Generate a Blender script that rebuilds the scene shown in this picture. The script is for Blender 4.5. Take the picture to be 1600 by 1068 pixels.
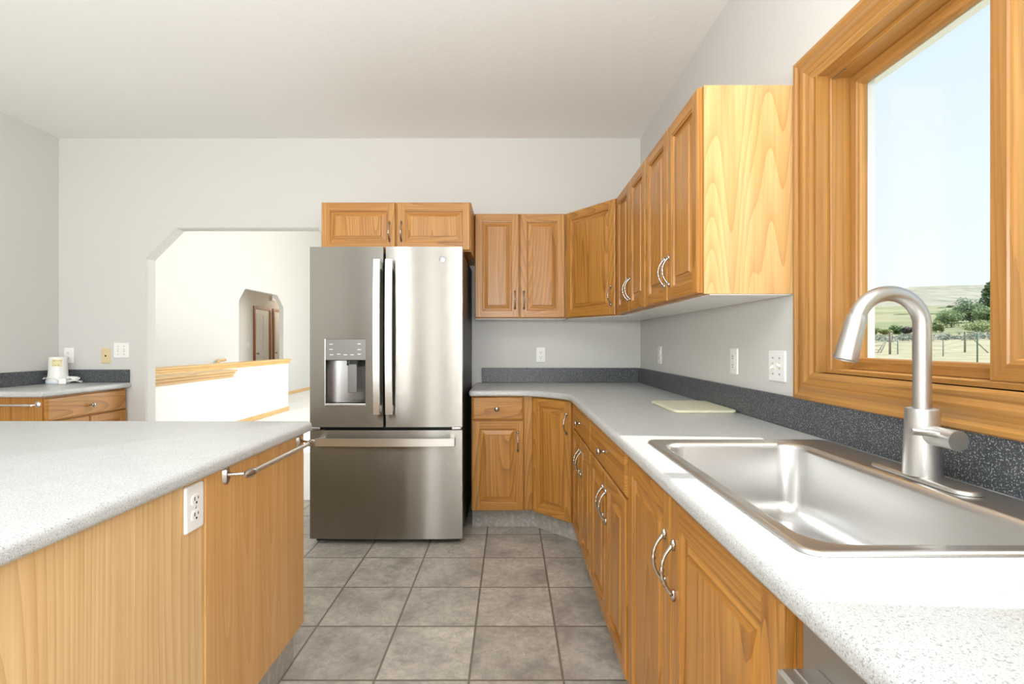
import bpy, bmesh, math, random
from mathutils import Vector, Matrix
from mathutils import noise
from mathutils.geometry import tessellate_polygon
PI = math.pi
for o in list(bpy.data.objects): bpy.data.objects.remove(o, do_unlink=True)
SC = bpy.context.scene
COL = SC.collection
FPX = 775.0
CX, CY, HC = 797.0, 536.0, 1.2

# ------------------------------------------------------------------ camera
cam_d = bpy.data.cameras.new('camera'); cam = bpy.data.objects.new('camera', cam_d); COL.objects.link(cam)
cam.location = (0, 0, HC); cam.rotation_euler = (PI/2, 0, 0)
cam_d.sensor_width = 36; cam_d.lens = 36*FPX/1600
cam_d.shift_x = (800-CX)/1600; cam_d.shift_y = (CY-534)/1600
cam_d.clip_start = 0.05; cam_d.clip_end = 6000
SC.camera = cam
# ------------------------------------------------------------------ exposure
SC.view_settings.view_transform = 'Standard'; SC.view_settings.look = 'None'
SC.view_settings.gamma = 1; SC.view_settings.use_curve_mapping = False
SC.view_settings.exposure = -0.12
SC.cycles.use_denoising = True
SC.cycles.max_bounces = 14; SC.cycles.diffuse_bounces = 8; SC.cycles.transparent_max_bounces = 16
SC.cycles.sample_clamp_indirect = 8
# ------------------------------------------------------------------ sky
w = bpy.data.worlds.new('sky'); SC.world = w; w.use_nodes = True
nt = w.node_tree; nt.nodes.clear()
out = nt.nodes.new('ShaderNodeOutputWorld'); bg = nt.nodes.new('ShaderNodeBackground')
tc = nt.nodes.new('ShaderNodeTexCoord'); sp = nt.nodes.new('ShaderNodeSeparateXYZ'); rp = nt.nodes.new('ShaderNodeValToRGB')
rp.color_ramp.elements[0].position = 0.0; rp.color_ramp.elements[0].color = (0.93, 0.97, 1.0, 1)
rp.color_ramp.elements[1].position = 0.75; rp.color_ramp.elements[1].color = (0.50, 0.72, 0.95, 1)
e = rp.color_ramp.elements.new(0.12); e.color = (0.90, 0.965, 1.0, 1)
e = rp.color_ramp.elements.new(0.42); e.color = (0.76, 0.89, 1.0, 1)
nt.links.new(tc.outputs['Generated'], sp.inputs[0]); nt.links.new(sp.outputs['Z'], rp.inputs[0])
nt.links.new(rp.outputs[0], bg.inputs[0]); nt.links.new(bg.outputs[0], out.inputs[0])
bg.inputs[1].default_value = 1.22
# ------------------------------------------------------------------ sun, daylight at unseen openings, and added fill lights
sd = bpy.data.lights.new('sun', 'SUN'); so = bpy.data.objects.new('sun', sd); COL.objects.link(so)
sd.energy = 7.6; sd.angle = math.radians(0.6); sd.color = (1.0, 0.95, 0.86)
so.rotation_euler = Vector((-1, 0.08, -1.05)).to_track_quat('-Z', 'Y').to_euler(); so.location = (12, 0, 14)
ZC_ = 2.763
def area(name, loc, dirv, sx, sy, power, color=(1, 1, 1)):
    d = bpy.data.lights.new(name, 'AREA'); o = bpy.data.objects.new(name, d); COL.objects.link(o)
    d.shape = 'RECTANGLE'; d.size = sx; d.size_y = sy; d.energy = power; d.color = color
    o.location = loc; o.rotation_euler = Vector(dirv).to_track_quat('-Z', 'Z').to_euler(); return o
area('daylight_patio', (-2.05, -4.32, 1.10), (0, 1, 0.2), 0.38, 2.1, 58, (0.955, 0.98, 1.0))
area('daylight_patio', (-1.2, -4.32, 1.10), (0, 1, 0.2), 0.45, 2.1, 20, (0.955, 0.98, 1.0))
area('right_rear_fill', (1.12, -2.1, 1.5), (-1, 0, 0.05), 1.95, 1.45, 190, (0.955, 0.98, 1.0))  # added fill behind the camera, brightens the left wall; its window is unseen
area('ceiling_bounce_fill', (-0.15, -0.6, 1.45), (-0.12, 0.42, 1), 0.7, 0.7, 92, (0.97, 0.985, 1.0))  # added uplight that brightens the ceiling, stands for no fixture in the room
area('left_rear_fill', (-3.75, -2.1, 1.45), (1, 0, 0.9), 2.0, 1.5, 26, (0.955, 0.98, 1.0))  # added fill tilted up at the ceiling; its window is unseen
area('overhead_fill', (-0.9, -0.2, ZC_+0.06), (0, 0, -1), 1.7, 1.7, 48, (0.97, 0.985, 1.0))  # added overhead fill for floor and counters, out of view
area('daylight_great_room', (1.22, 9.0, 2.45), (-1, 0, 0), 7.6, 3.6, 560, (1.0, 1.0, 1.0))

# ------------------------------------------------------------------ material helpers
def N(nt, t, **kw):
    n = nt.nodes.new(t)
    for k, v in kw.items():
        if k in n.inputs: n.inputs[k].default_value = v
        else: setattr(n, k, v)
    return n
def newmat(name):
    m = bpy.data.materials.new(name); m.use_nodes = True
    return m, m.node_tree, m.node_tree.nodes['Principled BSDF']
def simple(name, col, rough=0.5, metal=0.0, spec=0.5, bump=0.0, bscale=200.0):
    m, nt, b = newmat(name)
    b.inputs['Base Color'].default_value = (*col, 1); b.inputs['Roughness'].default_value = rough
    b.inputs['Metallic'].default_value = metal; b.inputs['Specular IOR Level'].default_value = spec
    if bump:
        t = N(nt, 'ShaderNodeTexCoord'); n = N(nt, 'ShaderNodeTexNoise', Scale=bscale, Detail=3.0)
        bp = N(nt, 'ShaderNodeBump', Strength=bump, Distance=0.002)
        nt.links.new(t.outputs['Object'], n.inputs['Vector']); nt.links.new(n.outputs['Fac'], bp.inputs['Height'])
        nt.links.new(bp.outputs[0], b.inputs['Normal'])
    return m
def math_(nt, op, a, b=None):
    n = nt.nodes.new('ShaderNodeMath'); n.operation = op
    for i, v in enumerate((a, b)):
        if v is None: continue
        if isinstance(v, (int, float)): n.inputs[i].default_value = v
        else: nt.links.new(v, n.inputs[i])
    return n.outputs[0]
def ramp(nt, fac, stops):
    r = nt.nodes.new('ShaderNodeValToRGB'); el = r.color_ramp.elements
    el[0].position, el[0].color = stops[0][0], (*stops[0][1], 1)
    el[1].position, el[1].color = stops[-1][0], (*stops[-1][1], 1)
    for p, c in stops[1:-1]:
        e = el.new(p); e.color = (*c, 1)
    nt.links.new(fac, r.inputs[0]); return r.outputs[0]
def mixc(nt, fac, a, b, mode='MIX'):
    n = nt.nodes.new('ShaderNodeMix'); n.data_type = 'RGBA'; n.blend_type = mode
    for sock, v in ((n.inputs[0], fac), (n.inputs[6], a), (n.inputs[7], b)):
        if isinstance(v, (int, float)): sock.default_value = v
        elif isinstance(v, tuple): sock.default_value = (*v, 1)
        else: nt.links.new(v, sock)
    return n.outputs[2]
def wood(name, light, mid, dark, axis='Z', cross=5.0, along=0.3, rings=34.0, grain=0.52, rough=0.34, spec=0.5):
    """oak: contour lines of a stretched noise give cathedral figure, a finer one the pores"""
    m, nt, b = newmat(name)
    t = N(nt, 'ShaderNodeTexCoord'); oi = N(nt, 'ShaderNodeObjectInfo')
    off = nt.nodes.new('ShaderNodeVectorMath'); off.operation = 'MULTIPLY_ADD'
    cmb = nt.nodes.new('ShaderNodeCombineXYZ')
    for i, k in enumerate((13.0, 7.7, 21.3)): nt.links.new(math_(nt, 'MULTIPLY', oi.outputs['Random'], k), cmb.inputs[i])
    off.inputs[1].default_value = (1, 1, 1)
    nt.links.new(t.outputs['Object'], off.inputs[0]); nt.links.new(cmb.outputs[0], off.inputs[2])
    def scaled(c, a):
        mp = nt.nodes.new('ShaderNodeVectorMath'); mp.operation = 'MULTIPLY'
        mp.inputs[1].default_value = {'X': (a, c, c), 'Y': (c, a, c), 'Z': (c, c, a)}[axis]
        nt.links.new(off.outputs[0], mp.inputs[0]); return mp.outputs[0]
    n1 = N(nt, 'ShaderNodeTexNoise', Scale=1.0, Detail=0.6, Roughness=0.4); nt.links.new(scaled(cross, along), n1.inputs['Vector'])
    ring = math_(nt, 'FRACT', math_(nt, 'MULTIPLY', n1.outputs['Fac'], rings))
    tri = math_(nt, 'POWER', ring, 2.4)
    n2 = N(nt, 'ShaderNodeTexNoise', Scale=1.0, Detail=3.0, Roughness=0.6); nt.links.new(scaled(190.0, 4.5), n2.inputs['Vector'])
    n3 = N(nt, 'ShaderNodeTexNoise', Scale=1.0, Detail=2.0); nt.links.new(scaled(28.0, 0.9), n3.inputs['Vector'])
    c = ramp(nt, n3.outputs['Fac'], [(0.3, light), (0.72, mid)])
    c = mixc(nt, math_(nt, 'MULTIPLY', tri, grain), c, dark)
    pore = ramp(nt, n2.outputs['Fac'], [(0.42, (0, 0, 0)), (0.68, (1, 1, 1))])
    c = mixc(nt, math_(nt, 'MULTIPLY', pore, 0.35*grain+0.08), c, dark)
    nt.links.new(c, b.inputs['Base Color']); b.inputs['Roughness'].default_value = rough
    b.inputs['Specular IOR Level'].default_value = spec
    bp = N(nt, 'ShaderNodeBump', Strength=0.06, Distance=0.001); nt.links.new(n2.outputs['Fac'], bp.inputs['Height'])
    nt.links.new(bp.outputs[0], b.inputs['Normal'])
    return m
def speckle(name, base, specks, rough, scale=1.0, spec=0.5):
    m, nt, b = newmat(name)
    t = N(nt, 'ShaderNodeTexCoord')
    n0 = N(nt, 'ShaderNodeTexNoise', Scale=9.0*scale, Detail=3.0); nt.links.new(t.outputs['Object'], n0.inputs['Vector'])
    c = mixc(nt, n0.outputs['Fac'], base[0], base[1])
    for sc, lo, hi, col, k in specks:
        v = N(nt, 'ShaderNodeTexNoise', Scale=sc*scale, Detail=1.5, Roughness=0.5); nt.links.new(t.outputs['Object'], v.inputs['Vector'])
        f = ramp(nt, v.outputs['Fac'], [(lo, (0, 0, 0)), (hi, (k, k, k))])
        c = mixc(nt, f, c, col)
    nt.links.new(c, b.inputs['Base Color']); b.inputs['Roughness'].default_value = rough; b.inputs['Specular IOR Level'].default_value = spec
    return m
def steel(name, col, rough, aniso=0.0, axis='Z', streak=0.0, rot=0.0, brush=0.0):
    m, nt, b = newmat(name)
    b.inputs['Metallic'].default_value = 1.0; b.inputs['Base Color'].default_value = (*col, 1); b.inputs['Roughness'].default_value = rough
    t = N(nt, 'ShaderNodeTexCoord'); mp = nt.nodes.new('ShaderNodeVectorMath'); mp.operation = 'MULTIPLY'
    a, c = 3.0, 420.0
    mp.inputs[1].default_value = {'X': (a, c, c), 'Y': (c, a, c), 'Z': (c, c, a)}[axis]
    n = N(nt, 'ShaderNodeTexNoise', Scale=1.0, Detail=3.0)
    nt.links.new(t.outputs['Object'], mp.inputs[0]); nt.links.new(mp.outputs[0], n.inputs['Vector'])
    cc = mixc(nt, math_(nt, 'MULTIPLY', n.outputs['Fac'], streak), col, tuple(x*0.72 for x in col))
    nt.links.new(cc, b.inputs['Base Color'])
    if aniso:
        b.inputs['Anisotropic'].default_value = aniso; b.inputs['Anisotropic Rotation'].default_value = rot
        tg = N(nt, 'ShaderNodeTangent'); tg.direction_type = 'RADIAL'; tg.axis = axis
        nt.links.new(tg.outputs[0], b.inputs['Tangent'])
    if brush:      # fine level brush lines: the surface normal jitters up and down only
        sc = nt.nodes.new('ShaderNodeVectorMath'); sc.operation = 'SCALE'; sc.inputs['Scale'].default_value = 9137.0
        wn = nt.nodes.new('ShaderNodeTexWhiteNoise'); nt.links.new(t.outputs['Object'], sc.inputs[0]); nt.links.new(sc.outputs[0], wn.inputs['Vector'])
        sr = nt.nodes.new('ShaderNodeSeparateColor'); nt.links.new(wn.outputs['Color'], sr.inputs[0])
        j = math_(nt, 'MULTIPLY', math_(nt, 'SUBTRACT', math_(nt, 'ADD', sr.outputs[0], sr.outputs[1]), 1.0), brush)
        cv = nt.nodes.new('ShaderNodeCombineXYZ'); nt.links.new(j, cv.inputs[2])
        ge = nt.nodes.new('ShaderNodeNewGeometry'); ad = nt.nodes.new('ShaderNodeVectorMath'); ad.operation = 'ADD'
        nt.links.new(ge.outputs['Normal'], ad.inputs[0]); nt.links.new(cv.outputs[0], ad.inputs[1])
        no = nt.nodes.new('ShaderNodeVectorMath'); no.operation = 'NORMALIZE'; nt.links.new(ad.outputs[0], no.inputs[0]); nt.links.new(no.outputs[0], b.inputs['Normal'])
    return m

def s2l(r, g, b): return tuple(((x/255)/12.92 if x/255 <= 0.04045 else ((x/255+0.055)/1.055)**2.4) for x in (r, g, b))
OAKL, OAKM, OAKD = s2l(196, 141, 68), s2l(176, 119, 50), s2l(106, 63, 22)
M = {}
M['oak'] = wood('oak_vertical_grain', OAKL, OAKM, OAKD, 'Z')
M['oakh'] = wood('oak_horizontal_grain', OAKL, OAKM, OAKD, 'X')
M['oaky'] = wood('oak_end_panel', s2l(226, 190, 132), s2l(214, 172, 112), s2l(168, 116, 58), 'Z', cross=6, along=0.42, rings=34, grain=0.42)
PL, PM, PD = s2l(228, 194, 144), s2l(216, 178, 124), s2l(174, 132, 80)
M['pale'] = wood('pale_oak_veneer', PL, PM, PD, 'Z', cross=3.2, along=0.22, rings=46, grain=0.4)
M['paled'] = wood('amber_oak_veneer', s2l(218, 172, 112), s2l(204, 154, 90), s2l(164, 114, 62), 'Z', cross=7, along=0.3, rings=16, grain=0.28, rough=0.28)
M['trimw'] = {a: wood('window_wood_'+a, s2l(182, 134, 72), s2l(162, 113, 54), s2l(112, 72, 30), a, cross=14, along=0.3, rings=10, grain=0.36, rough=0.3) for a in 'YZ'}
M['capw'] = wood('cap_oak', s2l(220, 184, 126), s2l(208, 168, 106), s2l(168, 122, 66), 'Y', cross=9, along=0.5, rings=12, grain=0.4, rough=0.35)
M['doorw'] = wood('dark_oak_trim', s2l(168, 104, 46), s2l(150, 88, 36), s2l(104, 56, 20), 'Z', grain=0.4)
M['wall'] = simple('wall_paint', (0.64, 0.635, 0.61), 0.55, spec=0.3, bump=0.12, bscale=140)
M['ceil'] = simple('ceiling_paint', (0.87, 0.87, 0.86), 0.7, spec=0.2, bump=0.5, bscale=34)
M['hallwall'] = simple('hall_paint', (0.72, 0.69, 0.64), 0.6, spec=0.2)
M['white'] = simple('white_plastic', (0.86, 0.86, 0.84), 0.3)
M['whitepaint'] = simple('white_paint', (0.85, 0.85, 0.83), 0.4)
M['vinyl'] = simple('exterior_vinyl', (0.78, 0.83, 0.88), 0.4)
M['ivory'] = simple('ivory_plastic', s2l(218, 200, 156), 0.35)
M['dark'] = simple('dark_slot', (0.02, 0.02, 0.02), 0.6)
M['black'] = simple('black_casing', (0.018, 0.018, 0.02), 0.45)
M['grey'] = simple('grey_plastic', (0.16, 0.16, 0.165), 0.4)
M['carpet'] = simple('carpet', (0.78, 0.77, 0.74), 0.95, spec=0.05, bump=0.5, bscale=300)
M['counter'] = speckle('speckled_laminate', (s2l(196, 197, 195), s2l(180, 182, 181)),
    [(260, 0.60, 0.66, s2l(226, 227, 224), 0.7), (170, 0.61, 0.66, s2l(140, 142, 144), 0.8), (330, 0.62, 0.68, s2l(92, 94, 98), 0.75), (210, 0.30, 0.36, s2l(150, 150, 150), 0.0)], 0.3, 1.7)
M['splash'] = speckle('charcoal_laminate', (s2l(54, 57, 61), s2l(70, 73, 77)),
    [(300, 0.58, 0.64, s2l(170, 173, 176), 0.9), (420, 0.60, 0.66, s2l(34, 36, 40), 0.8)], 0.35)
M['fridge'] = steel('brushed_stainless', (0.31, 0.292, 0.262), 0.16, 0.8, 'Z', 0.35, 0.25, 0.5)
M['nickel'] = steel('brushed_nickel', (0.60, 0.585, 0.565), 0.36, 0.0, 'Z', 0.2)
M['chrome'] = steel('polished_pull', (0.48, 0.465, 0.445), 0.2)
M['pewter'] = steel('aged_pull', (0.52, 0.48, 0.43), 0.25)
M['bar'] = steel('bar_steel', (0.78, 0.77, 0.75), 0.3)
M['sink'] = steel('sink_steel', (0.66, 0.655, 0.645), 0.30, 0.0, 'Y', 0.35)
M['recess'] = steel('recess_steel', (0.30, 0.295, 0.29), 0.34, 0.0, 'Z', 0.2)
M['dw'] = steel('dishwasher_steel', (0.55, 0.535, 0.51), 0.34, 0.0, 'Y', 0.25)
M['panel'] = simple('control_panel_grey', (0.20, 0.195, 0.18), 0.35, 0.6)
M['board'] = simple('board', s2l(216, 214, 188), 0.45, bump=0.05)
M['note'] = simple('note_paper', s2l(236, 228, 176), 0.8)
M['ink'] = simple('ink', (0.05, 0.05, 0.05), 0.7)

def tile_mat():
    m, nt, b = newmat('stone_floor_tile')
    t = N(nt, 'ShaderNodeTexCoord'); s = N(nt, 'ShaderNodeSeparateXYZ'); nt.links.new(t.outputs['Object'], s.inputs[0])
    S = 0.3365
    u = math_(nt, 'DIVIDE', math_(nt, 'ADD', s.outputs['X'], 0.146+S*40), S); v = math_(nt, 'DIVIDE', math_(nt, 'ADD', s.outputs['Y'], -1.768+S*40), S)
    fu, fv = math_(nt, 'FRACT', u), math_(nt, 'FRACT', v)
    def edge(f): return math_(nt, 'MINIMUM', f, math_(nt, 'SUBTRACT', 1.0, f))
    ed = math_(nt, 'MINIMUM', edge(fu), edge(fv))
    g = ramp(nt, ed, [(0.008, (0, 0, 0)), (0.017, (1, 1, 1))])
    cm = nt.nodes.new('ShaderNodeCombineXYZ'); nt.links.new(math_(nt, 'FLOOR', u), cm.inputs[0]); nt.links.new(math_(nt, 'FLOOR', v), cm.inputs[1])
    wn = nt.nodes.new('ShaderNodeTexWhiteNoise'); nt.links.new(cm.outputs[0], wn.inputs['Vector'])
    ad = nt.nodes.new('ShaderNodeVectorMath'); ad.operation = 'MULTIPLY_ADD'; ad.inputs[1].default_value = (9, 9, 9)
    nt.links.new(wn.outputs['Color'], ad.inputs[0]); nt.links.new(t.outputs['Object'], ad.inputs[2])
    n1 = N(nt, 'ShaderNodeTexNoise', Scale=5.5, Detail=5.0, Roughness=0.62); nt.links.new(ad.outputs[0], n1.inputs['Vector'])
    n2 = N(nt, 'ShaderNodeTexNoise', Scale=34.0, Detail=4.0, Roughness=0.7); nt.links.new(ad.outputs[0], n2.inputs['Vector'])
    n4 = N(nt, 'ShaderNodeTexNoise', Scale=4.5, Detail=6.0, Roughness=0.7, Distortion=0.3); nt.links.new(ad.outputs[0], n4.inputs['Vector'])
    c = ramp(nt, n1.outputs['Fac'], [(0.3, s2l(148, 142, 133)), (0.48, s2l(184, 178, 167)), (0.68, s2l(208, 202, 190))])
    c = mixc(nt, ramp(nt, n2.outputs['Fac'], [(0.35, (0.45,)*3), (0.6, (0, 0, 0))]), c, s2l(128, 124, 118))
    vein = math_(nt, 'ABSOLUTE', math_(nt, 'SUBTRACT', n4.outputs['Fac'], 0.5))
    c = mixc(nt, ramp(nt, vein, [(0.0, (0.55,)*3), (0.006, (0, 0, 0))]), c, s2l(108, 98, 88))
    c = mixc(nt, math_(nt, 'MULTIPLY', wn.outputs['Value'], 0.16), c, s2l(128, 121, 110))
    c = mixc(nt, g, s2l(116, 108, 96), c)
    nt.links.new(c, b.inputs['Base Color']); b.inputs['Roughness'].default_value = 0.42
    hg = math_(nt, 'ADD', g, math_(nt, 'MULTIPLY', n2.outputs['Fac'], 0.25))
    bp = N(nt, 'ShaderNodeBump', Strength=0.5, Distance=0.002); nt.links.new(hg, bp.inputs['Height']); nt.links.new(bp.outputs[0], b.inputs['Normal'])
    return m
M['tile'] = tile_mat()
M['kick'] = speckle('kick_tile', (s2l(176, 173, 166), s2l(146, 143, 136)), [(40, 0.5, 0.62, s2l(190, 188, 182), 0.6)], 0.45)
def glass_mat():
    m = bpy.data.materials.new('window_glass'); m.use_nodes = True; nt = m.node_tree; nt.nodes.clear()
    o = N(nt, 'ShaderNodeOutputMaterial'); tr = N(nt, 'ShaderNodeBsdfTransparent'); gl = N(nt, 'ShaderNodeBsdfGlossy', Roughness=0.0)
    tr.inputs[0].default_value = (0.97, 0.985, 0.98, 1)
    lw = N(nt, 'ShaderNodeLayerWeight'); mx = N(nt, 'ShaderNodeMixShader')
    fr = math_(nt, 'ADD', math_(nt, 'MULTIPLY', math_(nt, 'POWER', lw.outputs['Facing'], 5.0), 0.9), 0.025)
    nt.links.new(fr, mx.inputs[0]); nt.links.new(tr.outputs[0], mx.inputs[1]); nt.links.new(gl.outputs[0], mx.inputs[2]); nt.links.new(mx.outputs[0], o.inputs[0])
    return m
M['glass'] = glass_mat()

# ------------------------------------------------------------------ mesh helpers
def quad(bm, a, b, c, d, mi=0, smooth=False):
    f = bm.faces.new([a if hasattr(a, 'co') else bm.verts.new(a), b if hasattr(b, 'co') else bm.verts.new(b), c if hasattr(c, 'co') else bm.verts.new(c), d if hasattr(d, 'co') else bm.verts.new(d)])
    f.material_index = mi; f.smooth = smooth; return f
def box(bm, x0, x1, y0, y1, z0, z1, mi=0, bev=0.0, seg=2):
    b2 = bmesh.new() if bev else bm
    vs = [b2.verts.new((x, y, z)) for x in (x0, x1) for y in (y0, y1) for z in (z0, z1)]
    for q in ((0, 1, 3, 2), (4, 6, 7, 5), (0, 4, 5, 1), (2, 3, 7, 6), (0, 2, 6, 4), (1, 5, 7, 3)):
        b2.faces.new([vs[i] for i in q]).material_index = mi
    if bev:
        bmesh.ops.bevel(b2, geom=list(b2.edges), offset=bev, segments=seg, affect='EDGES', profile=0.5)
        for f in b2.faces: f.material_index = mi
        merge(bm, b2)
def merge(bm, b2, mat=None):
    mp = {}
    for v in b2.verts: mp[v] = bm.verts.new(mat @ v.co if mat else v.co)
    for f in b2.faces:
        g = bm.faces.new([mp[v] for v in f.verts]); g.material_index = f.material_index; g.smooth = f.smooth
    b2.free()
def prism(bm, outer, holes, t0, t1, fn, mi=0):
    """polygon (2D, with holes) swept from t0 to t1; fn(u, v, t) -> xyz"""
    loops = [outer]+list(holes); flat = [p for l in loops for p in l]
    tris = tessellate_polygon([[Vector((p[0], p[1], 0)) for p in l] for l in loops])
    va = [bm.verts.new(fn(p[0], p[1], t0)) for p in flat]; vb = [bm.verts.new(fn(p[0], p[1], t1)) for p in flat]
    for t in tris:
        bm.faces.new([va[i] for i in t]).material_index = mi; bm.faces.new([vb[i] for i in reversed(t)]).material_index = mi
    k = 0
    for l in loops:
        n = len(l)
        for i in range(n):
            a, b = k+i, k+(i+1) % n
            bm.faces.new([va[a], va[b], vb[b], vb[a]]).material_index = mi
        k += n
def loft(bm, loops, closed=True, cap0=False, cap1=False, mi=0, smooth=True):
    rs = [[bm.verts.new(p) for p in l] for l in loops]; n = len(rs[0])
    for a, b in zip(rs, rs[1:]):
        for i in range(n if closed else n-1):
            j = (i+1) % n
            f = bm.faces.new([a[i], a[j], b[j], b[i]]); f.smooth = smooth; f.material_index = mi
    if cap0: bm.faces.new(list(reversed(rs[0]))).material_index = mi
    if cap1: bm.faces.new(rs[-1]).material_index = mi
    return rs
def tube(bm, pts, r, seg=12, mi=0, cap=True, flat=1.0):
    pts = [Vector(p) for p in pts]; rad = r if isinstance(r, (list, tuple)) else [r]*len(pts)
    ref = None; loops = []
    for i, p in enumerate(pts):
        t = (pts[min(i+1, len(pts)-1)]-pts[max(i-1, 0)]).normalized()
        if ref is None:
            ref = Vector((0, 0, 1)) if abs(t.z) < 0.9 else Vector((1, 0, 0))
        u = (ref-t*ref.dot(t)).normalized(); ref = u; v = t.cross(u)
        loops.append([p+(u*math.cos(2*PI*k/seg)+v*math.sin(2*PI*k/seg)*flat)*rad[i] for k in range(seg)])
    loft(bm, loops, True, cap, cap, mi)
def lathe(bm, prof, mat=None, seg=24, mi=0, smooth=True):
    """prof: [(r, h)...] about local Z, capped ends"""
    mat = mat or Matrix.Identity(4)
    loft(bm, [[mat @ Vector((max(r, 1e-4)*math.cos(2*PI*k/seg), max(r, 1e-4)*math.sin(2*PI*k/seg), h)) for k in range(seg)] for r, h in prof], True, True, True, mi, smooth)
def rrect(x0, x1, y0, y1, r, n=6):
    r = max(r, 1e-4); P = []
    for cx, cy, a0 in ((x1-r, y1-r, 0), (x0+r, y1-r, PI/2), (x0+r, y0+r, PI), (x1-r, y0+r, 1.5*PI)):
        for k in range(n+1):
            a = a0+PI/2*k/n; P.append((cx+r*math.cos(a), cy+r*math.sin(a)))
    return P
def obj(name, bm, mats, parent=None, loc=None, rot=None, sharp=None):
    bmesh.ops.recalc_face_normals(bm, faces=bm.faces)
    me = bpy.data.meshes.new(name); bm.to_mesh(me); bm.free()
    o = bpy.data.objects.new(name, me); COL.objects.link(o)
    for m in (mats if isinstance(mats, (list, tuple)) else [mats]): me.materials.append(m)
    if sharp: me.set_sharp_from_angle(angle=math.radians(sharp))
    if parent: o.parent = parent
    if loc is not None: o.location = loc
    if rot is not None: o.rotation_euler = rot
    return o
def thing(name, label, cat, loc=(0, 0, 0), rz=0.0, group=None):
    o = bpy.data.objects.new(name, None); COL.objects.link(o); o.empty_display_size = 0.1
    o.location = loc; o.rotation_euler = (0, 0, rz); return tag(o, label, cat, group)
def tag(o, label, cat, group=None, kind=None):
    o['label'] = label; o['category'] = cat
    if group: o['group'] = group
    if kind: o['kind'] = kind
    return o
def struct(name, bm, mats, parent=None, label=None, **kw):
    o = obj(name, bm, mats, parent, **kw)
    if parent is None: o['kind'] = 'structure'
    if label: o['label'] = label
    return o
def dup(root, label=None):
    r = root.copy(); COL.objects.link(r)
    if label: r['label'] = label
    for ch in list(root.children):
        c = ch.copy(); COL.objects.link(c); c.parent = r
        for g in list(ch.children):
            d = g.copy(); COL.objects.link(d); d.parent = c
    return r
def P(x, y, d): return Vector(((x-CX)*d/FPX, d, HC-(y-CY)*d/FPX))

# ------------------------------------------------------------------ room dimensions
XR, XL, YB, ZC = 0.995, -3.443, 3.785, 2.763
YR = -4.2; TB = 0.104
bm = bmesh.new(); box(bm, XL-0.1, XR+0.15, YR-0.1, YB+0.02, -0.12, 0)
struct('floor', bm, M['tile'], label='square grey stone look floor tiles in the kitchen')
bm = bmesh.new(); box(bm, -6.4, XR+0.15, YB+0.02, 16.1, -0.12, 0)
struct('floor', bm, M['carpet'], label='off white carpet beyond the kitchen opening')
bm = bmesh.new(); prism(bm, [(XL-0.1, YR-0.1), (XR+0.15, YR-0.1), (XR+0.15, YB), (XL-0.1, YB)], [[(-1.75, -1.05), (-0.05, -1.05), (-0.05, 0.65), (-1.75, 0.65)]], ZC, ZC+0.1, lambda u, v, t: (u, v, t))  # unseen hole cut for the added overhead light
struct('ceiling', bm, M['ceil'], label='white lightly textured kitchen ceiling')
bm = bmesh.new(); prism(bm, [(YR-0.1, 0), (YB, 0), (YB, ZC), (YR-0.1, ZC)], [[(-3.1, 0.8), (-1.1, 0.8), (-1.1, 2.3), (-3.1, 2.3)]], XL-0.1, XL, lambda u, v, t: (t, u, v))  # unseen opening for the added fill on this side
struct('wall_left', bm, M['wall'])
def opening(x0, x1, ztop, c): return [(x0, -0.001), (x0, ztop-c), (x0+c, ztop), (x1-c, ztop), (x1, ztop-c), (x1, -0.001)]
# back wall with the chamfered opening
ox0, ox1, oz = -2.774, -1.245, 2.074
bm = bmesh.new()
out_ = [(-3.55, 0), (ox0, 0), (ox0, oz-0.23), (ox0+0.23, oz), (ox1-0.23, oz), (ox1, oz-0.23), (ox1, 0), (XR+0.15, 0), (XR+0.15, 4.8), (-3.55, 4.8)]
prism(bm, out_, [], YB, YB+TB, lambda u, v, t: (u, t, v))
eds = [e for e in bm.edges if all(ox0-0.01 < v.co.x < ox1+0.01 and v.co.z < oz+0.01 for v in e.verts) and abs(e.verts[0].co.y-e.verts[1].co.y) < 1e-5 and not all(v.co.z < 1e-4 for v in e.verts)
       and len(e.link_faces) == 2 and abs(e.link_faces[0].normal.dot(e.link_faces[1].normal)) < 0.5]
bmesh.ops.recalc_face_normals(bm, faces=bm.faces)
eds = [e for e in bm.edges if len(e.link_faces) == 2 and e.calc_face_angle(0) > 1.2 and all(ox0-0.01 < v.co.x < ox1+0.01 and v.co.z < oz+0.01 for v in e.verts) and abs(e.verts[0].co.y-e.verts[1].co.y) < 1e-5]
bmesh.ops.bevel(bm, geom=eds, offset=0.014, segments=4, affect='EDGES', profile=0.5)
struct('wall_back', bm, M['wall'], label='white back wall with the clipped corner opening')
# right wall with the window opening
WY0, WY1, WZ0, WZ1, WT = 0.45, 1.60, 1.10, 2.063, 0.15
bm = bmesh.new()
prism(bm, [(YR-0.1, 0), (YB+0.0, 0), (YB, ZC), (YR-0.1, ZC)], [[(WY0, WZ0), (WY1, WZ0), (WY1, WZ1), (WY0, WZ1)], [(-3.1, 0.8), (-1.1, 0.8), (-1.1, 2.3), (-3.1, 2.3)]], XR, XR+WT, lambda u, v, t: (t, u, v))  # second opening is unseen and serves the added fill on this side
struct('wall_right', bm, M['wall'])
bm = bmesh.new()
prism(bm, [(XL-0.1, 0), (-2.27, 0), (-2.27, 2.15), (-1.83, 2.15), (-1.83, 0), (-1.45, 0), (-1.45, 2.15), (-0.95, 2.15), (-0.95, 0), (XR+0.15, 0), (XR+0.15, ZC), (XL-0.1, ZC)], [], YR-0.1, YR, lambda u, v, t: (u, t, v))
struct('wall_rear', bm, M['wall'])

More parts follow.
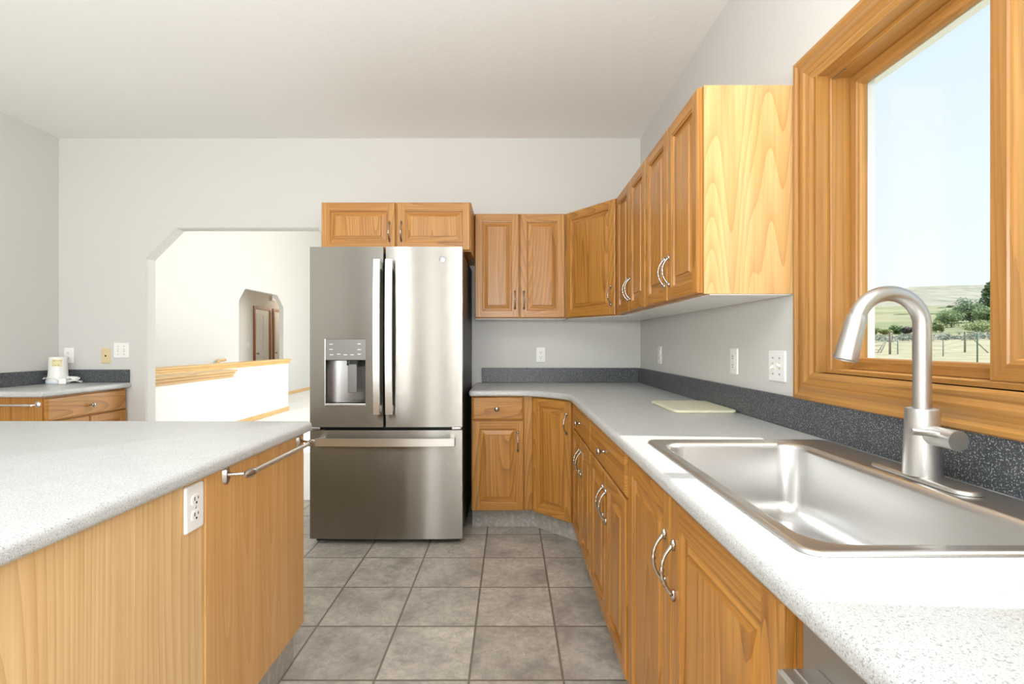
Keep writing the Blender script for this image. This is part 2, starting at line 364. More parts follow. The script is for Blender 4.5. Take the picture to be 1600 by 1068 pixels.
# ------------------------------------------------------------------ great room beyond the opening
XG, XH = -5.2, -6.15
bm = bmesh.new()
a0, a1, az = 9.51, 11.38, 2.277
prism(bm, [(YB+TB, 0), (a0, 0), (a0, az-0.25), (a0+0.24, az), (a1-0.3, az), (a1, az-0.25), (a1, 0), (16.1, 0), (16.1, 4.8), (YB+TB, 4.8)], [], XG-0.1, XG, lambda u, v, t: (t, u, v))
struct('wall_great_room', bm, M['wall'], label='tall white wall with a clipped corner hall opening')
bm = bmesh.new(); box(bm, -6.4, XR+0.15, 16.0, 16.1, 0, 4.8); struct('wall_great_room_end', bm, M['wall'])
bm = bmesh.new(); box(bm, -6.4, XR+0.15, YB+TB, 16.1, 4.8, 4.9); struct('ceiling', bm, M['ceil'], label='high white great room ceiling')
bm = bmesh.new()
prism(bm, [(YB+TB, 0), (16.0, 0), (16.0, 4.8), (YB+TB, 4.8)], [[(5.2, 0.6), (12.8, 0.6), (12.8, 4.3), (5.2, 4.3)]], XR, XR+0.15, lambda u, v, t: (t, u, v))
struct('wall_great_room_right', bm, M['wall'])
bm = bmesh.new(); box(bm, -5.3, -3.45, YB, YB+TB, 0, 4.8); struct('wall_stair_end', bm, M['wall'])
# hall
bm = bmesh.new(); box(bm, XH-0.1, XH, 8.0, 15.0, 0, 2.5); struct('wall_hall', bm, M['hallwall'], label='shaded beige hall wall with two doors')
bm = bmesh.new(); box(bm, XH-0.1, XG-0.1, 8.0, 15.0, 2.45, 2.55); struct('ceiling', bm, M['hallwall'], label='beige hall ceiling')
bm = bmesh.new(); box(bm, XH, XG-0.1, 15.0, 15.1, 0, 2.5); box(bm, XH, XG-0.1, 7.9, 8.0, 0, 2.5); struct('wall_hall_end', bm, M['hallwall'])
def hall_door(n, y0, y1, label):
    r = bpy.data.objects.new('door_%d' % n, None); COL.objects.link(r); r.location = (XH, y0, 0); r['kind'] = 'structure'; r['label'] = label; r.empty_display_size = 0.1
    W = y1-y0; t = 0.075
    bm = bmesh.new(); box(bm, 0, 0.025, 0, t, 0, 2.1, bev=0.004); box(bm, 0, 0.025, W-t, W, 0, 2.1, bev=0.004); box(bm, 0, 0.025, t, W-t, 2.1-t, 2.1, bev=0.004)
    obj('door_frame', bm, M['doorw'], r)
    bm = bmesh.new(); box(bm, 0.001, 0.006, t, W-t, 0.01, 2.1-t)
    w2 = (W-2*t)/2
    for k in range(2):
        y = t+k*w2
        for z0, z1 in ((0.18, 0.85), (1.0, 1.9)):
            box(bm, 0.006, 0.014, y+0.06, y+w2-0.06, z0, z1, bev=0.006)
    obj('door_panel', bm, M['whitepaint'], r)
    bm = bmesh.new(); lathe(bm, [(0.012, 0), (0.012, 0.03), (0.026, 0.04), (0.028, 0.055), (0.012, 0.065)], Matrix.Translation((0.006, t+0.06, 0.95)) @ Matrix.Rotation(PI/2, 4, 'Y'), 14)
    obj('door_knob', bm, M['pewter'], r)
hall_door(1, 11.87, 12.72, 'white panelled hall door in dark oak trim, the fuller in view')
hall_door(2, 12.83, 13.68, 'second hall door in dark oak trim, cut off by the opening')
d_ = bpy.data.lights.new('hall_fill', 'POINT'); o_ = bpy.data.objects.new('hall_fill', d_); COL.objects.link(o_); o_.location = (-5.75, 13.9, 2.3); d_.energy = 22; d_.color = (1, 0.86, 0.7); d_.shadow_soft_size = 0.12  # point light added to brighten the hall, no fixture modelled
# half walls round the stair
def half_wall(name, x0, x1, y0, y1, label):
    bm = bmesh.new(); box(bm, x0, x1, y0, y1, 0, 0.84)
    r = struct(name, bm, M['whitepaint'], label=label)
    bm = bmesh.new()
    box(bm, x0-0.045, x1+0.045, y0-0.045, y1+0.045, 0.897, 0.922, bev=0.007)
    box(bm, x0-0.03, x1+0.03, y0-0.03, y1+0.03, 0.868, 0.897, bev=0.008)
    box(bm, x0-0.018, x1+0.018, y0-0.018, y1+0.018, 0.84, 0.868, bev=0.006)
    obj('cap', bm, M['capw'], r)
    bm = bmesh.new(); box(bm, x1, x1+0.014, y0, y1+0.014, 0, 0.075, bev=0.004); box(bm, x0, x1, y1, y1+0.014, 0, 0.075)
    obj('baseboard', bm, M['capw'], r); return r
half_wall('wall_half_far', -4.08, -3.97, 5.0, 8.87, 'long white half wall with oak cap on far side of stair')
half_wall('wall_half_near', -3.05, -2.95, YB+TB, 5.25, 'short white half wall with oak cap nearest the opening')
bm = bmesh.new(); box(bm, XG, XG+0.016, YB+TB, a0-0.02, 0, 0.07, bev=0.004); box(bm, XG, XG+0.016, a1+0.02, 16, 0, 0.07, bev=0.004)
struct('baseboard_great_room', bm, M['capw'])
r = thing('handrail', 'short end of an oak handrail on the great room wall above the half wall', 'handrail', (XG, 8.55, 0.885))
bm = bmesh.new(); tube(bm, [(0.07, 0.38, 0.02), (0.07, 0.20, 0.01), (0.07, 0.05, -0.10), (0.07, -1.2, -0.85)], 0.026, 10); obj('rail', bm, M['capw'], r)
bm = bmesh.new(); tube(bm, [(0, 0.05, -0.06), (0.04, 0.05, -0.06), (0.07, 0.05, -0.02)], 0.008, 8); obj('bracket', bm, M['pewter'], r)
r = thing('door_chime', 'small white chime box high on the hall wall', 'door chime', (XH, 12.72, 2.29))
bm = bmesh.new(); box(bm, 0, 0.05, 0, 0.18, 0, 0.12, bev=0.008); obj('cover', bm, M['white'], r)
bm = bmesh.new()
for k in range(5): box(bm, 0.05, 0.053, 0.03, 0.15, 0.02+k*0.018, 0.026+k*0.018)
obj('grille', bm, M['grey'], r)

# ------------------------------------------------------------------ cabinet parts
def door_bm(w, h, s=0.056, t=0.02):
    bm = bmesh.new()
    def ring(i, y): return [(i, y, i), (w-i, y, i), (w-i, y, h-i), (i, y, h-i)]
    def band(a, b):
        for k in range(4):
            j = (k+1) % 4
            quad(bm, a[k], a[j], b[j], b[k], 1 if k in (0, 2) else 0)
    bm.faces.new([bm.verts.new(p) for p in reversed(ring(0, 0))])
    band(ring(0, 0), ring(0, -t+0.005)); band(ring(0, -t+0.005), ring(0.005, -t))
    e, q = 0.005, s-0.008
    y = -t
    quad(bm, (e, y, e), (q, y, e), (q, y, h-e), (e, y, h-e), 0); quad(bm, (w-q, y, e), (w-e, y, e), (w-e, y, h-e), (w-q, y, h-e), 0)
    quad(bm, (q, y, e), (w-q, y, e), (w-q, y, q), (q, y, q), 1); quad(bm, (q, y, h-q), (w-q, y, h-q), (w-q, y, h-e), (q, y, h-e), 1)
    seq = [(q, -t), (q+0.003, -t+0.003), (s, -t+0.004), (s+0.002, -t+0.0125), (s+0.008, -t+0.0125), (s+0.031, -t+0.0065), (s+0.033, -t+0.0065), (s+0.0345, -t+0.0015)]
    for a, b in zip(seq, seq[1:]): band(ring(*a), ring(*b))
    bm.faces.new([bm.verts.new(p) for p in ring(*seq[-1])])
    return bm
def drawer_bm(w, h, t=0.02):
    bm = bmesh.new()
    def ring(i, y): return [(i, y, i), (w-i, y, i), (w-i, y, h-i), (i, y, h-i)]
    L = [ring(0, 0), ring(0, -t+0.008), ring(0.004, -t+0.004), ring(0.010, -t+0.001), ring(0.013, -t)]
    loft(bm, L, True, True, True, 0, False); return bm
def pull_bm():
    bm = bmesh.new(); pts = []; rad = []
    n = 22
    for i in range(n+1):
        t = -1+2*i/n
        pts.append((0, -0.005-0.024*(1-abs(t)**2.2), t*0.054))
        rad.append(0.0036+0.0026*abs(t)**6+0.0028*math.exp(-(t/0.09)**2)+0.0016*math.exp(-((abs(t)-0.25)/0.05)**2))
    tube(bm, pts, rad, 10)
    for s in (-1, 1):
        tube(bm, [(0, 0.0, s*0.057), (0, -0.006, s*0.056)], [0.009, 0.006], 10)
        tube(bm, [(0, -0.0015, s*0.044), (0, -0.003, s*0.056), (0, -0.0025, s*0.068)], [0.0045, 0.0075, 0.003], 8)
    return bm
def knob_bm():
    bm = bmesh.new(); lathe(bm, [(0.008, 0), (0.0055, 0.004), (0.0045, 0.014), (0.008, 0.018), (0.0145, 0.022), (0.0155, 0.026), (0.012, 0.031), (0.004, 0.033)], Matrix.Rotation(PI/2, 4, 'X'), 20)
    return bm
def cabinet(name, label, cat, origin, rz, w, depth, z0, z1, fronts, group=None, hollow=False, kick=None, poly=None, end=None, under=False, pull='chrome', bodymat='oak'):
    r = thing(name, label, cat, (origin[0], origin[1], 0), rz, group)
    bm = bmesh.new()
    if poly: prism(bm, poly, [], z0, z1, lambda u, v, t: (u, v, t))
    elif hollow:
        box(bm, 0, 0.018, 0.02, depth, z0, z1); box(bm, w-0.018, w, 0.02, depth, z0, z1); box(bm, 0.018, w-0.018, 0.02, depth, z0, z0+0.018)
        box(bm, 0, 0.035, 0, 0.02, z0, z1); box(bm, w-0.035, w, 0, 0.02, z0, z1); box(bm, 0.035, w-0.035, 0, 0.02, z0, z0+0.03); box(bm, 0.035, w-0.035, 0, 0.02, z1-0.035, z1)
        box(bm, w/2-0.02, w/2+0.02, 0, 0.02, z0+0.03, z1-0.035)
    else: box(bm, 0, w, 0, depth, z0, z1, bev=0.0015, seg=1)
    obj('body', bm, M[bodymat], r)
    if end is not None:
        bm = bmesh.new(); box(bm, end, end+0.004, 0.001, depth, z0, z1); obj('end_panel', bm, M['oaky'], r)
    if under:
        bm = bmesh.new()
        if poly:
            cx = sum(p[0] for p in poly)/len(poly); cy = sum(p[1] for p in poly)/len(poly)
            prism(bm, [(cx+(p[0]-cx)*0.96, cy+(p[1]-cy)*0.96) for p in poly], [], z0-0.004, z0-0.0005, lambda u, v, t: (u, v, t))
        else: box(bm, 0.003, w-0.003, 0.022, depth-0.004, z0-0.004, z0-0.0005)
        obj('bottom_panel', bm, M['white'], r)['label'] = 'white underside panel'
    if kick:
        bm = bmesh.new()
        if isinstance(kick, list): prism(bm, kick, [], 0, z0-0.0005, lambda u, v, t: (u, v, t))
        else: box(bm, 0, w, kick, kick+0.02, 0.0, z0-0.0005)
        obj('toe_kick', bm, M['kick'], r)['label'] = 'grey tiled toe kick'
    for f in fronts:
        fw, fh = f['x1']-f['x0'], f['z1']-f['z0']
        if f['k'] == 'door':
            d = obj('door', door_bm(fw, fh, f.get('s', 0.056)), [M['oak'], M['oakh']], r, (f['x0'], -0.0005, f['z0']))
            if 'h' in f:
                hx, hz = f['h']; obj('handle', pull_bm(), M[pull], d, (hx-f['x0'], -0.020, hz-f['z0']))
        else:
            d = obj('drawer', drawer_bm(fw, fh), M['oakh'], r, (f['x0'], -0.0005, f['z0']))
            kx, kz = f.get('h', ((f['x0']+f['x1'])/2, (f['z0']+f['z1'])/2)); obj('knob', knob_bm(), M[pull], d, (kx-f['x0'], -0.020, kz-f['z0']))
    return r
D = lambda x0, x1, z0, z1, h=None, s=0.056: dict(k='door', x0=x0, x1=x1, z0=z0, z1=z1, s=s, **({'h': h} if h else {}))
W = lambda x0, x1, z0, z1, h=None: dict(k='drawer', x0=x0, x1=x1, z0=z0, z1=z1, **({'h': h} if h else {}))
ZB0, ZB1, ZD = 0.133, 0.864, 0.708
ZU0, ZU1 = 1.374, 2.106
UP, BASE = 'oak wall cabinets', 'oak base cabinets'
# wall cabinets
cabinet('wall_cabinet', 'low wide oak wall cabinet above the refrigerator', 'cabinet', (-1.213, 3.197), 0, 0.962, YB-3.198, 1.79, ZU1,
        [D(0.004, 0.476, 1.796, ZU1-0.004, (0.440, 1.915)), D(0.486, 0.958, 1.796, ZU1-0.004, (0.516, 1.915))], UP, bodymat='oak')
cabinet('wall_cabinet', 'two door oak wall cabinet right of the refrigerator on back wall', 'cabinet', (-0.248, 3.48), 0, 0.643, YB-3.481, ZU0, ZU1,
        [D(0.004, 0.310, ZU0+0.004, ZU1-0.004, (0.283, 1.502)), D(0.317, 0.630, ZU0+0.004, ZU1-0.004, (0.346, 1.502))], UP, under=True)
a, b = Vector((0.3973, 3.478)), Vector((0.677, 3.088)); dl = (b-a).length; th = math.atan2(b.y-a.y, b.x-a.x)
def loc2(p): v = Vector((p[0], p[1]))-a; return (v.x*math.cos(-th)-v.y*math.sin(-th), v.x*math.sin(-th)+v.y*math.cos(-th))
cabinet('wall_cabinet', 'angled single door oak wall cabinet filling the room corner', 'cabinet', a, th, dl, 0.3, ZU0, ZU1,
        [D(0.014, dl-0.016, ZU0+0.004, ZU1-0.004, (dl-0.046, 1.50))], UP, poly=[(0, 0), (dl, 0), loc2((0.99, 3.088)), loc2((0.99, 3.78)), loc2((0.3973, 3.78))], under=True)
for y0, y1, lb, en in ((3.084, 2.432, 'two door oak wall cabinet on right wall next to the angled corner cabinet', None), (2.428, 1.746, 'two door oak wall cabinet beside the window with exposed end panel', 0.682)):
    w_ = y0-y1; m_ = w_/2
    cabinet('wall_cabinet', lb, 'cabinet', (0.681, y0), -PI/2, w_, XR-0.683, ZU0, ZU1,
            [D(0.006, m_-0.002, ZU0+0.004, ZU1-0.004, (m_-0.028, 1.50)), D(m_+0.004, w_-0.006, ZU0+0.004, ZU1-0.004, (m_+0.030, 1.50))], UP, end=en, under=True)
# base cabinets
cabinet('base_cabinet', 'narrow oak base cabinet with one drawer and door beside the refrigerator', 'cabinet', (-0.247, 3.176), 0, 0.389, YB-3.178, ZB0, ZB1,
        [W(0.004, 0.334, 0.712, ZB1-0.004, (0.163, 0.785)), D(0.004, 0.334, ZB0+0.002, ZD-0.002, (0.296, 0.575))], BASE, kick=0.075)
a, b = Vector((0.1425, 3.176)), Vector((0.3835, 2.935)); dl = (b-a).length; th = math.atan2(b.y-a.y, b.x-a.x)
k1, k2 = loc2((0.16, 3.252)), loc2((0.459, 2.953))
cabinet('base_cabinet', 'angled single door oak base cabinet in the corner under the counter', 'cabinet', a, th, dl, 0.5, ZB0, ZB1,
        [D(0.022, dl-0.016, ZB0+0.002, ZB1-0.008, (dl-0.046, 0.72))], BASE, poly=[(0, 0), (dl, 0), loc2((0.99, 2.935)), loc2((0.99, 3.78)), loc2((0.1425, 3.78))],
        kick=[loc2((0.143, 3.252)), k1, k2, loc2((0.479, 2.953)), loc2((0.168, 3.272)), loc2((0.143, 3.272))])
for y0, y1, lb in ((2.931, 2.252, 'oak base cabinet with drawer over two doors nearest the corner on right run'), (2.248, 1.560, 'oak base cabinet with drawer over two doors left of the sink cabinet')):
    w_ = y0-y1; m_ = w_/2
    x0 = 0.05 if y0 > 2.5 else 0.008; m_ = (x0+w_)/2
    cabinet('base_cabinet', lb, 'cabinet', (0.3835, y0), -PI/2, w_, XR-0.386, ZB0, ZB1,
            [W(x0, w_-0.006, 0.712, ZB1-0.006), D(x0, m_-0.003, ZB0+0.002, ZD-0.002, (m_-0.030, 0.585)), D(m_+0.003, w_-0.006, ZB0+0.002, ZD-0.002, (m_+0.032, 0.585))], BASE, kick=0.075)
cabinet('base_cabinet', 'oak sink base cabinet with two tall doors under the sink', 'cabinet', (0.3835, 1.556), -PI/2, 0.916, XR-0.386, ZB0, ZB1,
        [D(0.03, 0.426, ZB0+0.002, ZB1-0.010, (0.398, 0.70)), D(0.434, 0.892, ZB0+0.002, ZB1-0.010, (0.462, 0.70), 0.062)], BASE, hollow=True, kick=0.075, pull='pewter')
# left corner cabinet
cabinet('base_cabinet', 'oak base cabinet with wide drawer in far left corner behind the island', 'cabinet', (-2.93, 3.105), PI/2, 0.675, 0.508, ZB0, ZB1,
        [W(0.010, 0.660, 0.704, 0.852, (0.335, 0.774)), D(0.010, 0.328, ZB0+0.002, 0.698, (0.30, 0.57)), D(0.338, 0.660, ZB0+0.002, 0.698, (0.366, 0.57))], BASE, kick=0.075)

# ------------------------------------------------------------------ countertops
def offset_path(pts, d):
    """open 2D polyline moved d to its left"""
    P_ = []
    n = len(pts)
    for i, p in enumerate(pts):
        p = Vector(p)
        d0 = (p-Vector(pts[i-1])).normalized() if i else None
        d1 = (Vector(pts[i+1])-p).normalized() if i < n-1 else None
        d0 = d0 or d1; d1 = d1 or d0
        n0, n1 = Vector((-d0.y, d0.x)), Vector((-d1.y, d1.x)); m = (n0+n1).normalized()
        P_.append(p+m*(d/max(m.dot(n0), 0.3)))
    return P_
def fillet(pts, r, n=6):
    o = [Vector(pts[0])]
    for i in range(1, len(pts)-1):
        p = Vector(pts[i]); u = (Vector(pts[i-1])-p); v = (Vector(pts[i+1])-p); rr = min(r[i] if isinstance(r, list) else r, u.length*0.45, v.length*0.45)
        u.normalize(); v.normalize()
        if rr < 1e-4: o.append(p); continue
        A, B = p+u*rr, p+v*rr
        for k in range(n+1):
            t = k/n; o.append(A*(1-t)**2+p*2*t*(1-t)+B*t*t)
    o.append(Vector(pts[-1])); return o
def countertop(name, label, front, backpts, holes, z0, z1, r=0.017):
    """front: open path with the room on its right; the slab lies on the left"""
    bm = bmesh.new(); T = z1-z0; loops = []
    prof = []
    for k in range(9):
        a = PI/2*k/8; prof.append((r-r*math.sin(a), z1-r+r*math.cos(a)))
    r2 = min(0.012, T-r)
    for k in range(7):
        a = PI/2*k/6; prof.append((r2-r2*math.cos(a), z0+r2-r2*math.sin(a)))
    for ins, z in prof: loops.append([(p.x, p.y, z) for p in offset_path(front, ins)])
    loft(bm, loops, False, mi=0)
    top = [tuple(p) for p in offset_path(front, r)]; bot = [tuple(p) for p in offset_path(front, r2)]
    for poly, z, hs in ((top+backpts, z1, holes), (bot+backpts, z0, holes)):
        ls = [poly]+hs; flat = [q for l in ls for q in l]
        vs = [bm.verts.new((q[0], q[1], z)) for q in flat]
        for t in tessellate_polygon([[Vector((q[0], q[1], 0)) for q in l] for l in ls]): bm.faces.new([vs[i] for i in t])
    for h in holes: loft(bm, [[(q[0], q[1], z1) for q in h], [(q[0], q[1], z0) for q in h]], True, smooth=False)
    bp = [top[-1]]+backpts+[top[0]]
    loft(bm, [[(q[0], q[1], z1) for q in bp], [(q[0], q[1], z0) for q in bp]], False, smooth=False)
    bmesh.ops.remove_doubles(bm, verts=bm.verts, dist=1e-5)
    o = obj(name, bm, M['counter'], sharp=50); tag(o, label, 'countertop'); return o
ZT = 0.902; ZT0 = 0.8645
SX0, SX1, SY0, SY1 = 0.412, 0.955, 0.690, 1.508
XF = 0.345
front = fillet([(-0.262, YB-0.001), (-0.262, 3.130), (0.135, 3.130), (XF, 2.915), (XF, -0.02)], [0, 0.03, 0.10, 0.10, 0], 8)
top_main = countertop('countertop', 'speckled light grey L shaped countertop holding the sink', [tuple(p) for p in front], [(XR-0.001, -0.02), (XR-0.001, YB-0.001)],
    [rrect(SX0+0.012, SX1-0.012, SY0+0.012, SY1-0.012, 0.03)], ZT0, ZT)
bm = bmesh.new(); box(bm, -0.215, XR-0.0195, YB-0.019, YB-0.001, ZT+0.0003, 1.013, bev=0.002); box(bm, XR-0.019, XR-0.001, -0.02, YB-0.0195, ZT+0.0003, 1.013, bev=0.002)
obj('backsplash', bm, M['splash'], top_main)['label'] = 'charcoal speckled backsplash strip'
front = fillet([(XL+0.001, 3.062), (-2.888, 3.062), (-2.888, YB-0.001)], [0, 0.02, 0], 6)
front_l = [tuple(p) for p in front]
top_left = countertop('countertop', 'short speckled grey countertop in the far left corner', front_l, [(XL+0.001, YB-0.001)], [], ZT0, ZT)
bm = bmesh.new(); box(bm, XL+0.0195, -2.898, YB-0.019, YB-0.001, ZT+0.0003, 1.0, bev=0.002); box(bm, XL+0.001, XL+0.019, 3.09, YB-0.001, ZT+0.0003, 1.0, bev=0.002)
obj('backsplash', bm, M['splash'], top_left)['label'] = 'charcoal speckled backsplash strip'
# island
IXF, IYE = -0.796, 1.905
ZI = 0.899
island_top = countertop('countertop', 'large speckled grey island countertop in left foreground', [tuple(p) for p in fillet([(-0.764, 0.25), (-0.764, 1.935), (-2.30, 1.935)], [0, 0.035, 0], 8)],
    [(-2.30, 0.25)], [], ZI-0.038, ZI)
r = thing('island_cabinet', 'pale oak island cabinet under the large countertop', 'island', (IXF, 0.30, 0))
bm = bmesh.new(); box(bm, -1.42, -0.012, 0, IYE-0.30-0.004, 0.130, ZI-0.0385); obj('body', bm, M['pale'], r)
bm = bmesh.new(); box(bm, -0.0115, 0, 0, 1.288-0.30-0.002, 0.130, ZI-0.039, bev=0.001, seg=1); obj('side_panel', bm, M['pale'], r)['label'] = 'pale grained oak veneer side panel'
bm = bmesh.new(); box(bm, -0.0115, 0.004, 1.288-0.30+0.002, IYE-0.30, 0.130, ZI-0.039, bev=0.002, seg=2); obj('end_panel', bm, M['paled'], r)['label'] = 'amber oak veneer panel at the far end'
bm = bmesh.new(); box(bm, -1.40, -0.024, 0.0, IYE-0.30-0.03, 0.0, 0.1295); obj('toe_kick', bm, M['kick'], r)['label'] = 'pale grey tiled toe kick'

# ------------------------------------------------------------------ refrigerator
fx0, fx1, fy = -1.191, -0.2845, 2.941
r = thing('refrigerator', 'tall stainless french door refrigerator with ice dispenser', 'refrigerator', (-0.738, fy, 0))
def lx(x): return x+0.738
def slab(xs, zs, t, bow, hole=None, y0=0.0, W_=0.45):
    """door leaf with a gently bowed front; front at y0, back at y0+t"""
    bm = bmesh.new(); f = lambda x: y0+bow*(x/W_)**2
    xs = sorted(set(xs)); zs = sorted(set(zs)); nx, nz = len(xs), len(zs)
    inh = lambda i, j: hole and xs[i] >= hole[0]-1e-6 and xs[i+1] <= hole[1]+1e-6 and zs[j] >= hole[2]-1e-6 and zs[j+1] <= hole[3]+1e-6
    V = [[bm.verts.new((x, f(x), z)) for z in zs] for x in xs]; B = [[bm.verts.new((x, y0+t, z)) for z in zs] for x in xs]
    for i in range(nx-1):
        for j in range(nz-1):
            if inh(i, j): continue
            bm.faces.new([V[i][j], V[i+1][j], V[i+1][j+1], V[i][j+1]]).smooth = True
            bm.faces.new([B[i][j], B[i][j+1], B[i+1][j+1], B[i+1][j]])
    def wall(p, q): bm.faces.new([bm.verts.new(v) for v in (p[0], q[0], q[1], p[1])])
    pr = lambda i, j: (V[i][j].co, B[i][j].co)
    for i in range(nx-1): wall(pr(i, 0), pr(i+1, 0)); wall(pr(i, nz-1), pr(i+1, nz-1))
    for j in range(nz-1): wall(pr(0, j), pr(0, j+1)); wall(pr(nx-1, j), pr(nx-1, j+1))
    if hole:
        for i in range(nx-1):
            for j in range(nz-1):
                if not inh(i, j): continue
                if i == 0 or not inh(i-1, j): wall(pr(i, j), pr(i, j+1))
                if not inh(i+1, j): wall(pr(i+1, j), pr(i+1, j+1))
                if not inh(i, j-1): wall(pr(i, j), pr(i+1, j))
                if not inh(i, j+1): wall(pr(i, j+1), pr(i+1, j+1))
    return bm
def lin(a, b, n): return [a+(b-a)*k/n for k in range(n+1)]
bm = bmesh.new(); box(bm, lx(fx0)+0.006, lx(fx1)-0.004, 0.079, YB-fy-0.03, 0.045, 1.750, bev=0.004); obj('body', bm, M['black'], r)['label'] = 'black side casing'
bm = bmesh.new(); box(bm, lx(fx0)+0.02, lx(fx1)-0.02, 0.06, 0.10, 0.008, 0.045); obj('base_grille', bm, M['black'], r)
for x in (fx0+0.08, fx1-0.08):
    bm = bmesh.new(); lathe(bm, [(0.02, 0), (0.02, 0.012), (0.012, 0.02), (0.012, 0.046)], Matrix.Translation((lx(x), 0.12, 0)), 12); obj('foot', bm, M['black'], r)
BOW = 0.010
dx0, dx1, dz0, dz1, dzm = lx(-1.0967), lx(-0.8576), 0.828, 1.2266, 1.0985
xa = lx(-0.752)
dl_ = obj('door', slab(lin(lx(fx0), dx0, 6)+lin(dx0, dx1, 8)+lin(dx1, xa, 4), [0.703, dz0, dz1, 1.773], 0.075, BOW, (dx0, dx1, dz0, dz1)), M['fridge'], r)
dl_['label'] = 'left stainless door with dispenser'
xb = lx(-0.7365)
dr_ = obj('door', slab(lin(xb, lx(fx1), 16), [0.703, 1.773], 0.075, BOW), M['fridge'], r); dr_['label'] = 'right stainless door with round badge'
fz_ = obj('freezer_drawer', slab(lin(lx(fx0), lx(fx1), 28), [0.038, 0.684], 0.075, BOW), M['fridge'], r)
ycu = lambda x: BOW*(x/0.45)**2
# dispenser
bm = bmesh.new(); y = ycu(dx0)
box(bm, dx0, dx1, y-0.004, y+0.03, dzm, dz1, bev=0.004); obj('control_panel', bm, M['panel'], dl_)['label'] = 'flat control panel'
for px, py in ((517, 537.5), (517, 545.5), (518, 554), (529, 553), (539.5, 554), (550, 554), (561, 537), (561, 546), (561, 553)):
    p = P(px, py, fy); bm = bmesh.new(); box(bm, lx(p.x)-0.010, lx(p.x)+0.010, y-0.0048, y-0.004, p.z-0.0015, p.z+0.0015); obj('button', bm, M['bar'], dl_)
bm = bmesh.new()
hw = (dx1-dx0)/2; xc = (dx0+dx1)/2
L = [[(xc+hw*math.cos(PI+PI*k/16)*1.0, y+0.004-0.066*math.sin(PI+PI*k/16), z) for k in range(17)] for z in (dz0+0.016, dzm)]
loft(bm, L, False)
v = [bm.verts.new(p) for p in L[0]]; bm.faces.new(v)
v = [bm.verts.new(p) for p in L[1]]; bm.faces.new(v)
obj('dispenser_recess', bm, M['recess'], dl_, sharp=40)
bm = bmesh.new(); box(bm, dx0, dx1, y-0.006, y+0.055, dz0, dz0+0.016, bev=0.004)
for x0_, x1_ in ((dx0-0.006, dx0+0.001), (dx1-0.001, dx1+0.006)): box(bm, x0_, x1_, y-0.005, y+0.012, dz0, dz1, bev=0.002)
obj('dispenser_trim', bm, M['nickel'], dl_)
bm = bmesh.new(); box(bm, xc+0.006, xc+0.058, y+0.02, y+0.028, 0.905, 1.075, bev=0.003); obj('paddle', bm, M['panel'], dl_)
bm = bmesh.new(); box(bm, xc+0.012, xc+0.06, y+0.028, y+0.06, 1.06, 1.0975); lathe(bm, [(0.006, 0), (0.006, 0.03)], Matrix.Translation((xc+0.008, y+0.015, 1.0685)), 10); obj('spout', bm, M['black'], dl_)
# handles
def bar_handle(parent, xc_, xw):
    bm = bmesh.new(); z0, z1 = 0.784, 1.690
    L = []
    for k in range(15):
        t = k/14; z = z0+(z1-z0)*t; d = 0.012*(1-(2*t-1)**2)
        L.append([(xc_-xw, -0.052-d, z), (xc_+xw, -0.052-d, z), (xc_+xw, -0.036-d, z), (xc_-xw, -0.036-d, z)])
    loft(bm, L, True, True, True, 0, False)
    for z in (z0+0.03, z1-0.03): box(bm, xc_-0.012, xc_+0.012, -0.040, ycu(xc_), z-0.02, z+0.02, bev=0.003)
    return obj('handle', bm, M['bar'], parent)
bar_handle(dl_, lx(-0.778), 0.019); bar_handle(dr_, lx(-0.708), 0.019)
bm = bmesh.new(); L = []
for k in range(21):
    t = k/20; x = lx(-1.138)+(1.138-0.325)*t; d = 0.010*(1-(2*t-1)**2)
    L.append([(x, -0.052-d, 0.600), (x, -0.052-d, 0.644), (x, -0.038-d, 0.644), (x, -0.038-d, 0.600)])
loft(bm, L, True, True, True, 0, False)
for x in (lx(-1.12), lx(-0.343)): box(bm, x-0.014, x+0.014, -0.042, ycu(x)+0.0, 0.604, 0.640, bev=0.003)
obj('handle', bm, M['bar'], fz_)
# round badge with a curled monogram
bx, bz = lx(-0.402), 1.697; by = ycu(bx)
bm = bmesh.new(); lathe(bm, [(0.019, 0), (0.019, 0.0015), (0.017, 0.0022), (0.001, 0.0018)], Matrix.Translation((bx, by, bz)) @ Matrix.Rotation(PI/2, 4, 'X'), 28)
obj('badge', bm, M['recess'], dr_)
bm = bmesh.new()
tube(bm, [(bx+0.0155*math.cos(2*PI*k/24), by-0.0022, bz+0.0155*math.sin(2*PI*k/24)) for k in range(25)], 0.0007, 6)
tube(bm, [(bx-0.002+0.006*math.cos(a), by-0.0022, bz+0.007*math.sin(a)) for a in [0.7+k*0.28 for k in range(20)]], 0.0007, 6)
tube(bm, [(bx+0.006+0.005*math.cos(a), by-0.0022, bz+0.0035+0.0035*math.sin(a)) for a in [0.3+k*0.3 for k in range(14)]], 0.0007, 6)
tube(bm, [(bx+0.006+0.005*math.cos(a), by-0.0022, bz-0.0035+0.0035*math.sin(a)) for a in [1.8+k*0.3 for k in range(14)]], 0.0007, 6)
obj('badge_mark', bm, M['white'], dr_)
for x in (fx0+0.03, fx1-0.035):
    bm = bmesh.new(); box(bm, lx(x)-0.028, lx(x)+0.028, 0.012, 0.08, 0.6865, 0.7005, bev=0.003); obj('hinge', bm, M['nickel'], r)
    bm = bmesh.new(); box(bm, lx(x)-0.03, lx(x)+0.03, 0.08, 0.20, 1.7505, 1.774, bev=0.006); obj('hinge_cover', bm, M['black'], r)

